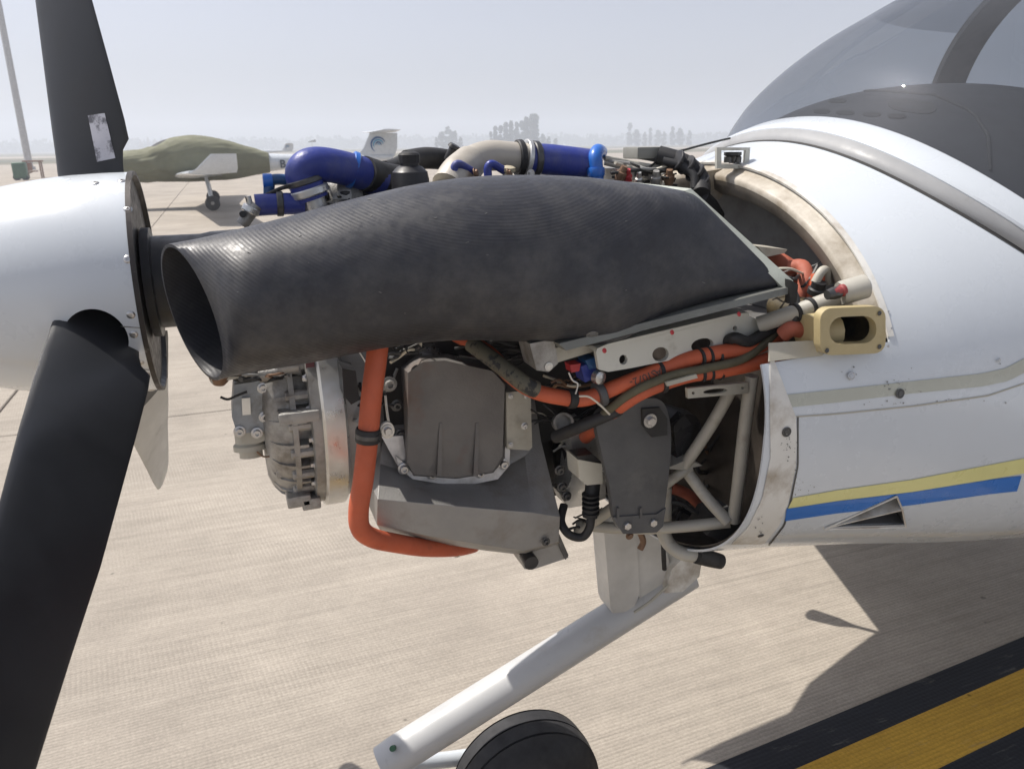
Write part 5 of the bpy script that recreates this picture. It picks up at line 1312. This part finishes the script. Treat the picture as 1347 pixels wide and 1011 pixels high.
bm = bmesh.new(); tube(bm, [V((0, 0, 0)), V((.1, .05, 3)), V((0, 0, 7))], [.26, .20, .08], 8, 3)
for k in range(5):
    a = k*1.3; tube(bm, [V((0, 0, 2.5+k*.8)), V((math.cos(a)*.8, math.sin(a)*.8, 3.6+k*.9)), V((math.cos(a)*1.3, math.sin(a)*1.3, 5+k*.9))], [.09, .06, .03], 5, 2)
finish(bm); TRK = bpy.data.meshes.new('trunk'); bm.to_mesh(TRK); bm.free(); TRK.materials.append(bark_m)
def tree(px, base_py, dist, hpx, kind, label, group):
    r = ray(px, base_py); p = CAM + r*(dist/r.dot(_fh)); p.z = GZ
    Hh = hpx*dist/CF*1.03; sc = Hh/(12, 14, 10, 13, 16)[kind]
    rt_ = empty('poplar_tree' if kind in (1, 3, 4) else 'broadleaf_tree', p, label, 'tree', group)
    mwx = Matrix.Translation(p) @ Matrix.Rotation(random.random()*6, 4, 'Z') @ Matrix.Diagonal((sc*random.uniform(.9, 1.25), sc*random.uniform(.9, 1.25), sc, 1))
    link('trunk', TRK, rt_, mwx); link('crown', CR[kind], rt_, mwx)
ORD = ('leftmost', 'second from the left', 'third from the left', 'fourth from the left', 'fifth from the left', 'sixth from the left', 'seventh from the left', 'eighth from the left', 'ninth from the left', 'tenth from the left')
gA = 'hazy tree clump left of the tall clump'
for io, (px, hp, k) in enumerate(((574, 13, 0), (582, 19, 2), (590, 24, 0), (598, 20, 2), (606, 13, 0))): tree(px, 193, 430+random.uniform(-15, 15), hp, k, 'hazy round tree, %s of the low clump above the black hoses' % ORD[io], gA)
gB = 'hazy poplars of the tall clump'
for io, (px, hp, k) in enumerate(((646, 20, 3), (652, 25, 1), (659, 27, 3), (666, 29, 1), (673, 30, 4), (680, 29, 1), (687, 32, 3), (693, 34, 4), (699, 37, 4), (704, 38, 1))): tree(px, 192, 400+random.uniform(-10, 10), hp, k, ('tallest hazy poplar at the right end of the dense clump' if io == 9 else 'hazy poplar, %s in the dense clump above the beige elbow' % ORD[io]), gB)
for io, (px, hp, k) in enumerate(((714, 15, 2), (722, 12, 0), (731, 10, 2))): tree(px, 192, 450+random.uniform(-15, 15), hp, k, 'low hazy tree right of the poplar clump, %s of three' % ORD[io], 'low trees right of the poplars')
gC = 'thin hazy trees at right'
for io, (px, hp, k) in enumerate(((828, 27, 3), (837, 18, 2), (848, 15, 0), (855, 20, 1), (865, 17, 2), (873, 15, 0), (884, 21, 1), (894, 19, 2), (906, 16, 0))): tree(px, 188, 560+random.uniform(-20, 20), hp, k, ('taller faint thin tree starting the hazy row right of centre' if io == 0 else 'faint thin tree, %s in the hazy row right of centre' % ORD[io]), gC)
# far-off wooded horizon that reads as one mass
bm = bmesh.new(); rnd = random.Random(5)
for k in range(420):
    az = math.radians(70) + math.radians(-38+ (k/420)*76); az = math.radians(70+40-(k/420)*80)
    dd = 900+rnd.uniform(-60, 60); c = V((CAM.x+math.cos(az)*dd, CAM.y+math.sin(az)*dd, GZ)); hh = rnd.uniform(7, 13)*(1+.3*noise.noise(V((k*.05, 0, 0))))
    for _ in range(34):
        p = c+V((rnd.gauss(0, 4), rnd.gauss(0, 4), abs(rnd.random())*hh)); s_ = rnd.uniform(1.0, 2.4)
        n = V((rnd.gauss(0, 1), rnd.gauss(0, 1), rnd.gauss(0, .6))).normalized(); u = n.orthogonal().normalized(); v = n.cross(u)
        bm.faces.new([bm.verts.new(p+u*s_*a_+v*s_*b_) for a_, b_ in ((-1, -.4), (0, -1), (1, -.2), (.4, 1), (-.6, .8))])
tag(obj('distant_woodland', bm, leaf_m, None, norm=False), 'hazy band of far woodland along the horizon', 'woodland', kind='stuff')
# faint towers at the left horizon
for i, (px, hp, wd) in enumerate(((186, 13, 5), (196, 17, 3), (205, 14, 6), (214, 16, 4), (222, 12, 5))):
    r = ray(px, 194); p = CAM+r*(640/r.dot(_fh)); p.z = GZ; hh = hp*640/CF*.9; ww = wd*640/CF
    bm = bmesh.new(); box(bm, p+V((0, 0, hh/2)), (ww, ww*.8, hh)); box(bm, p+V((0, 0, hh+.8)), (ww*.4, ww*.3, 1.6)); bk = obj('tower_block', bm, beige, None)
    for fl in range(int(hh/3)): pass
    tag(bk, 'faint hazy tower block above the green cover, %s of five' % ORD[i], 'building', 'hazy tower blocks on the left horizon')

# ------------------------------------------------------------------ hazy air
bm = bmesh.new(); box(bm, (0, 350, 17.5), (2900, 1700, 37.4)); 
hz = bpy.data.materials.new('haze_air'); hz.use_nodes = True; t = hz.node_tree; t.nodes.clear()
o_ = t.nodes.new('ShaderNodeOutputMaterial'); pv = t.nodes.new('ShaderNodeVolumePrincipled'); pv.inputs['Color'].default_value = (.84, .90, 1.0, 1); pv.inputs['Density'].default_value = .0021; pv.inputs['Anisotropy'].default_value = .2
t.links.new(pv.outputs[0], o_.inputs['Volume'])
tag(obj('haze', bm, hz, None, norm=False), None, None, kind='stuff')
